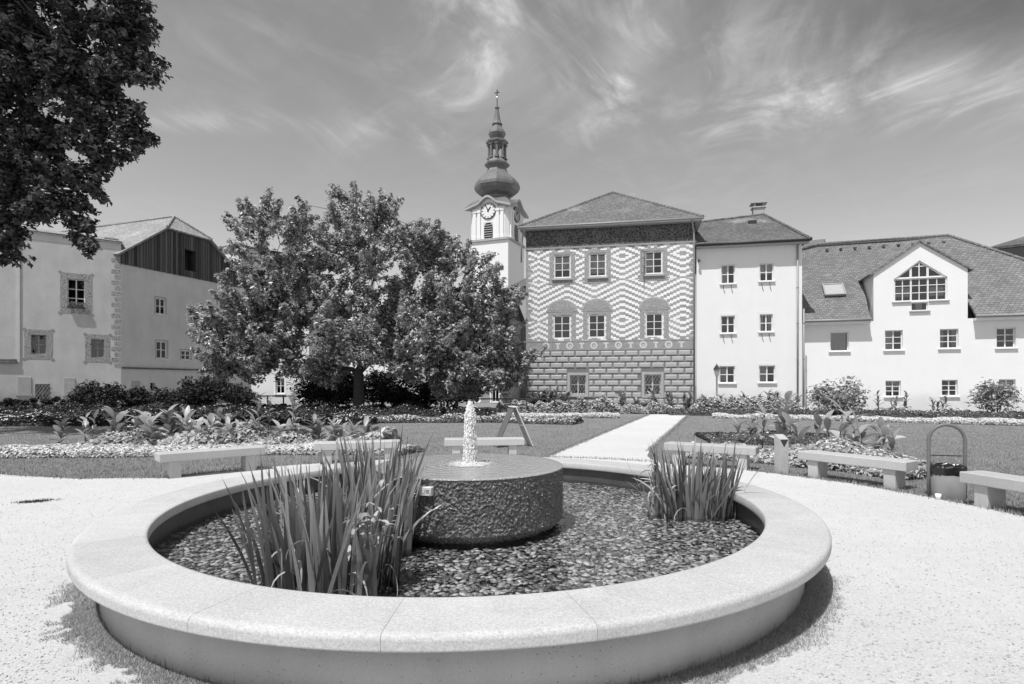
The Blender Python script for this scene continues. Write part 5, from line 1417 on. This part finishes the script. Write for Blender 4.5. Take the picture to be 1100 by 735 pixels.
mb = MB(); mb.box(-.05, .05, -.05, .05, tz(104), tz(96.5)); mb.box(-.35, .35, -.045, .045, tz(100), tz(99.2)); mb.build('cross', 'darkmetal', ct)

# ------------------------------------------------------------------ street lamp, fences, road sign
p = at(770, 432, 34.2)
sl_ = empty('street_lamp', (p.x, 34.2, 0), label='small old-style street lamp with lantern head before the plain house', cat='street lamp')
mb = MB(); mb.lathe([(.12, -.1), (.12, .5), (.07, .6), (.05, .9), (.045, 1.95), (.07, 2.0), (.05, 2.05), (.05, 2.12)], 12); mb.build('post', 'metal', sl_, smooth=True)
mb = MB(); mb.lathe([(.09, 2.12), (.19, 2.55)], 6); MAT['lanternglass'] = plain('lantern_glass', .45, .2, .5, .1); mb.build('lantern_glass', 'lanternglass', sl_)
mb = MB(); mb.lathe([(.22, 2.55), (.21, 2.58), (.09, 2.78), (.03, 2.82), (.03, 2.9), (.001, 2.92)], 6); mb.build('lantern_roof', 'darkmetal', sl_)

def rail_fence(name, x0, x1, Y, z, posts, label, thick=(), mat='darkmetal'):
    root = empty(name, ((x0 + x1) / 2, Y, 0), label=label, cat='fence'); hx = (x1 - x0) / 2
    mb = MB(); mb.cbox(-hx, hx, -.03, .03, z - .05, z + .03, .006); mb.build('rail', mat, root)
    for i in range(posts):
        x = -hx + 2 * hx * (i + .5) / posts; mb = MB(); mb.cbox(x - .035, x + .035, -.034, .034, -.1, z - .052, .005); mb.build('post', mat, root)
    return root
rail_fence('rail_fence', at(462, 0, 32.6).x, at(640, 0, 32.6).x, 32.6, .84, 6, 'thin dark rail fence along the path under the patterned house')
rail_fence('rail_fence', at(245, 0, 35.2).x, at(330, 0, 35.2).x, 35.2, .95, 5, 'dark rail fence left of the garden tree before the white wall')
p = at(490, 430, 33.0); mb = MB(); mb.cbox(-.09, .09, -.09, .09, -.1, 1.55, .01)
q = tag(mb.build('wooden_post', 'bark', loc=(p.x, 33.3, 0)), label='single thick wooden post in the shade under the tree', cat='post')
p = at(221, 395, 40)
rs = empty('road_sign', (p.x, 40, 0), math.radians(6), label='small white triangular road sign on a post before the boarded house', cat='road sign')
mb = MB(); mb.tube([(0, .03, -.1), (0, .03, p.z - .2)], .03, 8); mb.build('post', 'metal', rs, smooth=True)
mb = MB(); mb.prism([(-.32, p.z - .22), (.32, p.z - .22), (0, p.z + .32)], -.02, .0); mb.build('sign_plate', 'card', rs)

# ------------------------------------------------------------------ daylight
sun = bpy.data.lights.new('sun', 'SUN'); sun.energy = 3.6; sun.angle = math.radians(.53); sun.color = (1, 1, 1)
so = bpy.data.objects.new('sun', sun); link(so); so.rotation_euler = SUN.to_track_quat('-Z', 'Y').to_euler()

world = bpy.data.worlds.new('World'); scene.world = world; world.use_nodes = True
nt = world.node_tree; nt.nodes.clear()
out = nt.nodes.new('ShaderNodeOutputWorld'); bg = nt.nodes.new('ShaderNodeBackground'); nt.links.new(bg.outputs[0], out.inputs[0])
sky = nt.nodes.new('ShaderNodeTexSky'); sky.sky_type = 'NISHITA'; sky.sun_disc = False
sd = -SUN; sky.sun_elevation = math.asin(sd.z); sky.sun_rotation = math.atan2(sd.x, sd.y)
sky.air_density = 1.0; sky.dust_density = 1.0; sky.ozone_density = 1.0
sc_ = nt.nodes.new('ShaderNodeSeparateColor'); nt.links.new(sky.outputs[0], sc_.inputs[0])
r_, g_, b_ = [X(nt, o) for o in sc_.outputs]
grey = r_ * .20 + g_ * .35 + b_ * .45          # black-and-white film
SKY_G = .55
tc = nt.nodes.new('ShaderNodeTexCoord'); sx = nt.nodes.new('ShaderNodeSeparateXYZ'); nt.links.new(tc.outputs['Generated'], sx.inputs[0])
dx, dy, dz = [X(nt, o) for o in sx.outputs]
zz = dz.mx(.03); cu = dx / zz; cv = dy / zz                 # a flat cloud layer overhead
def cloud_noise(su, sv, rot, scale, detail, rough, dist, seed):
    ca, sa = math.cos(rot), math.sin(rot)
    u = (cu * ca + cv * sa) * su; v = (cv * ca - cu * sa) * sv
    cb = nt.nodes.new('ShaderNodeCombineXYZ'); nt.links.new(u.k, cb.inputs[0]); nt.links.new(v.k, cb.inputs[1]); cb.inputs[2].default_value = seed
    n = nt.nodes.new('ShaderNodeTexNoise'); n.inputs['Scale'].default_value = scale; n.inputs['Detail'].default_value = detail; n.inputs['Roughness'].default_value = rough; n.inputs['Distortion'].default_value = dist
    nt.links.new(cb.outputs[0], n.inputs[0]); return X(nt, n.outputs[0])
n1 = cloud_noise(1, .30, .5, 1.1, 8, .58, .6, 3.0); n2 = cloud_noise(1, .45, -.35, 2.6, 8, .62, .8, 9.0); n3 = cloud_noise(1, .8, 0, .5, 3, .5, 0, 1.0)
def wisp(px, py, ru, rv, rot, gain):
    d = Vector(((px - CX) / FPX, 1, (CY - py) / FPX)); u0, v0 = d.x / d.z, d.y / d.z; ca, sa = math.cos(rot), math.sin(rot)
    a = ((cu - u0) * ca + (cv - v0) * sa) / ru; b = ((cv - v0) * ca - (cu - u0) * sa) / rv
    return (a * a + b * b).op('MULTIPLY', -1.3).op('EXPONENT') * gain
w = None
for args in ((515, 66, .16, .5, .25, 1.3), (540, 30, .2, .7, -.5, .6), (660, 96, .10, .32, .1, 1.5), (680, 52, .12, .6, .15, .8), (745, 75, .35, .4, .5, .6), (825, 122, .22, .35, .9, .9), (925, 92, .45, .25, .1, 1.1), (1050, 92, .4, .25, .35, 1.0),
             (960, 122, .35, .25, 0, .6), (870, 25, .35, .35, .4, .5), (200, 130, .45, .10, .1, .7), (480, 153, .16, .14, .5, .8), (390, 135, .12, .35, .5, .6), (400, 45, 1.2, .6, .2, .22)):
    q = wisp(*args); w = q if w is None else w + q
streak = cloud_noise(1.0, .22, .7, 4.2, 9, .66, 1.2, 4.0)
curl = cloud_noise(1.0, .55, -.2, 2.2, 9, .60, 2.2, 6.0)
tex = (curl.ramp(.43, .72) * .75 + n2.ramp(.34, .70) * .4 + streak.ramp(.42, .72) * .14) * (n1.ramp(.28, .62) * .6 + .4)
cloud = w * tex * .62 + n3.ramp(.35, .75) * (curl.ramp(.42, .8) * .6 + streak.ramp(.4, .8) * .4) * .13
dark = wisp(1060, 10, .55, .36, .1, 1.0) * (curl.ramp(.3, .65) * .4 + .6) * .62 + wisp(722, 40, .2, .5, .2, .10)
haze_ = (dz.mx(0) * -4.6).op('EXPONENT') * 2.1
fin = grey * (dark * -1.0 + 1.0) * SKY_G + haze_ + cloud.mn(1.0) * 2.7
cbn = nt.nodes.new('ShaderNodeCombineColor')
for i in range(3): nt.links.new(fin.k, cbn.inputs[i])
nt.links.new(cbn.outputs[0], bg.inputs[0]); bg.inputs[1].default_value = .15

# ------------------------------------------------------------------ camera and view
cam = bpy.data.cameras.new('camera'); co = bpy.data.objects.new('camera', cam); link(co); scene.camera = co
co.location = (0, 0, HC); co.rotation_euler = (PI / 2, 0, 0); cam.sensor_fit = 'HORIZONTAL'; cam.sensor_width = 36
cam.lens = FPX / W0 * 36; cam.shift_x = -(CX - W0 / 2) / W0; cam.shift_y = (CY - H0 / 2) / W0
cam.clip_start = .05; cam.clip_end = 3000
vs = scene.view_settings; vs.view_transform = 'Standard'; vs.look = 'None'; vs.exposure = 0.33; vs.gamma = 1.0; vs.use_curve_mapping = False
scene.cycles.max_bounces = 8; scene.cycles.transparent_max_bounces = 16
scene.cycles.use_denoising = True
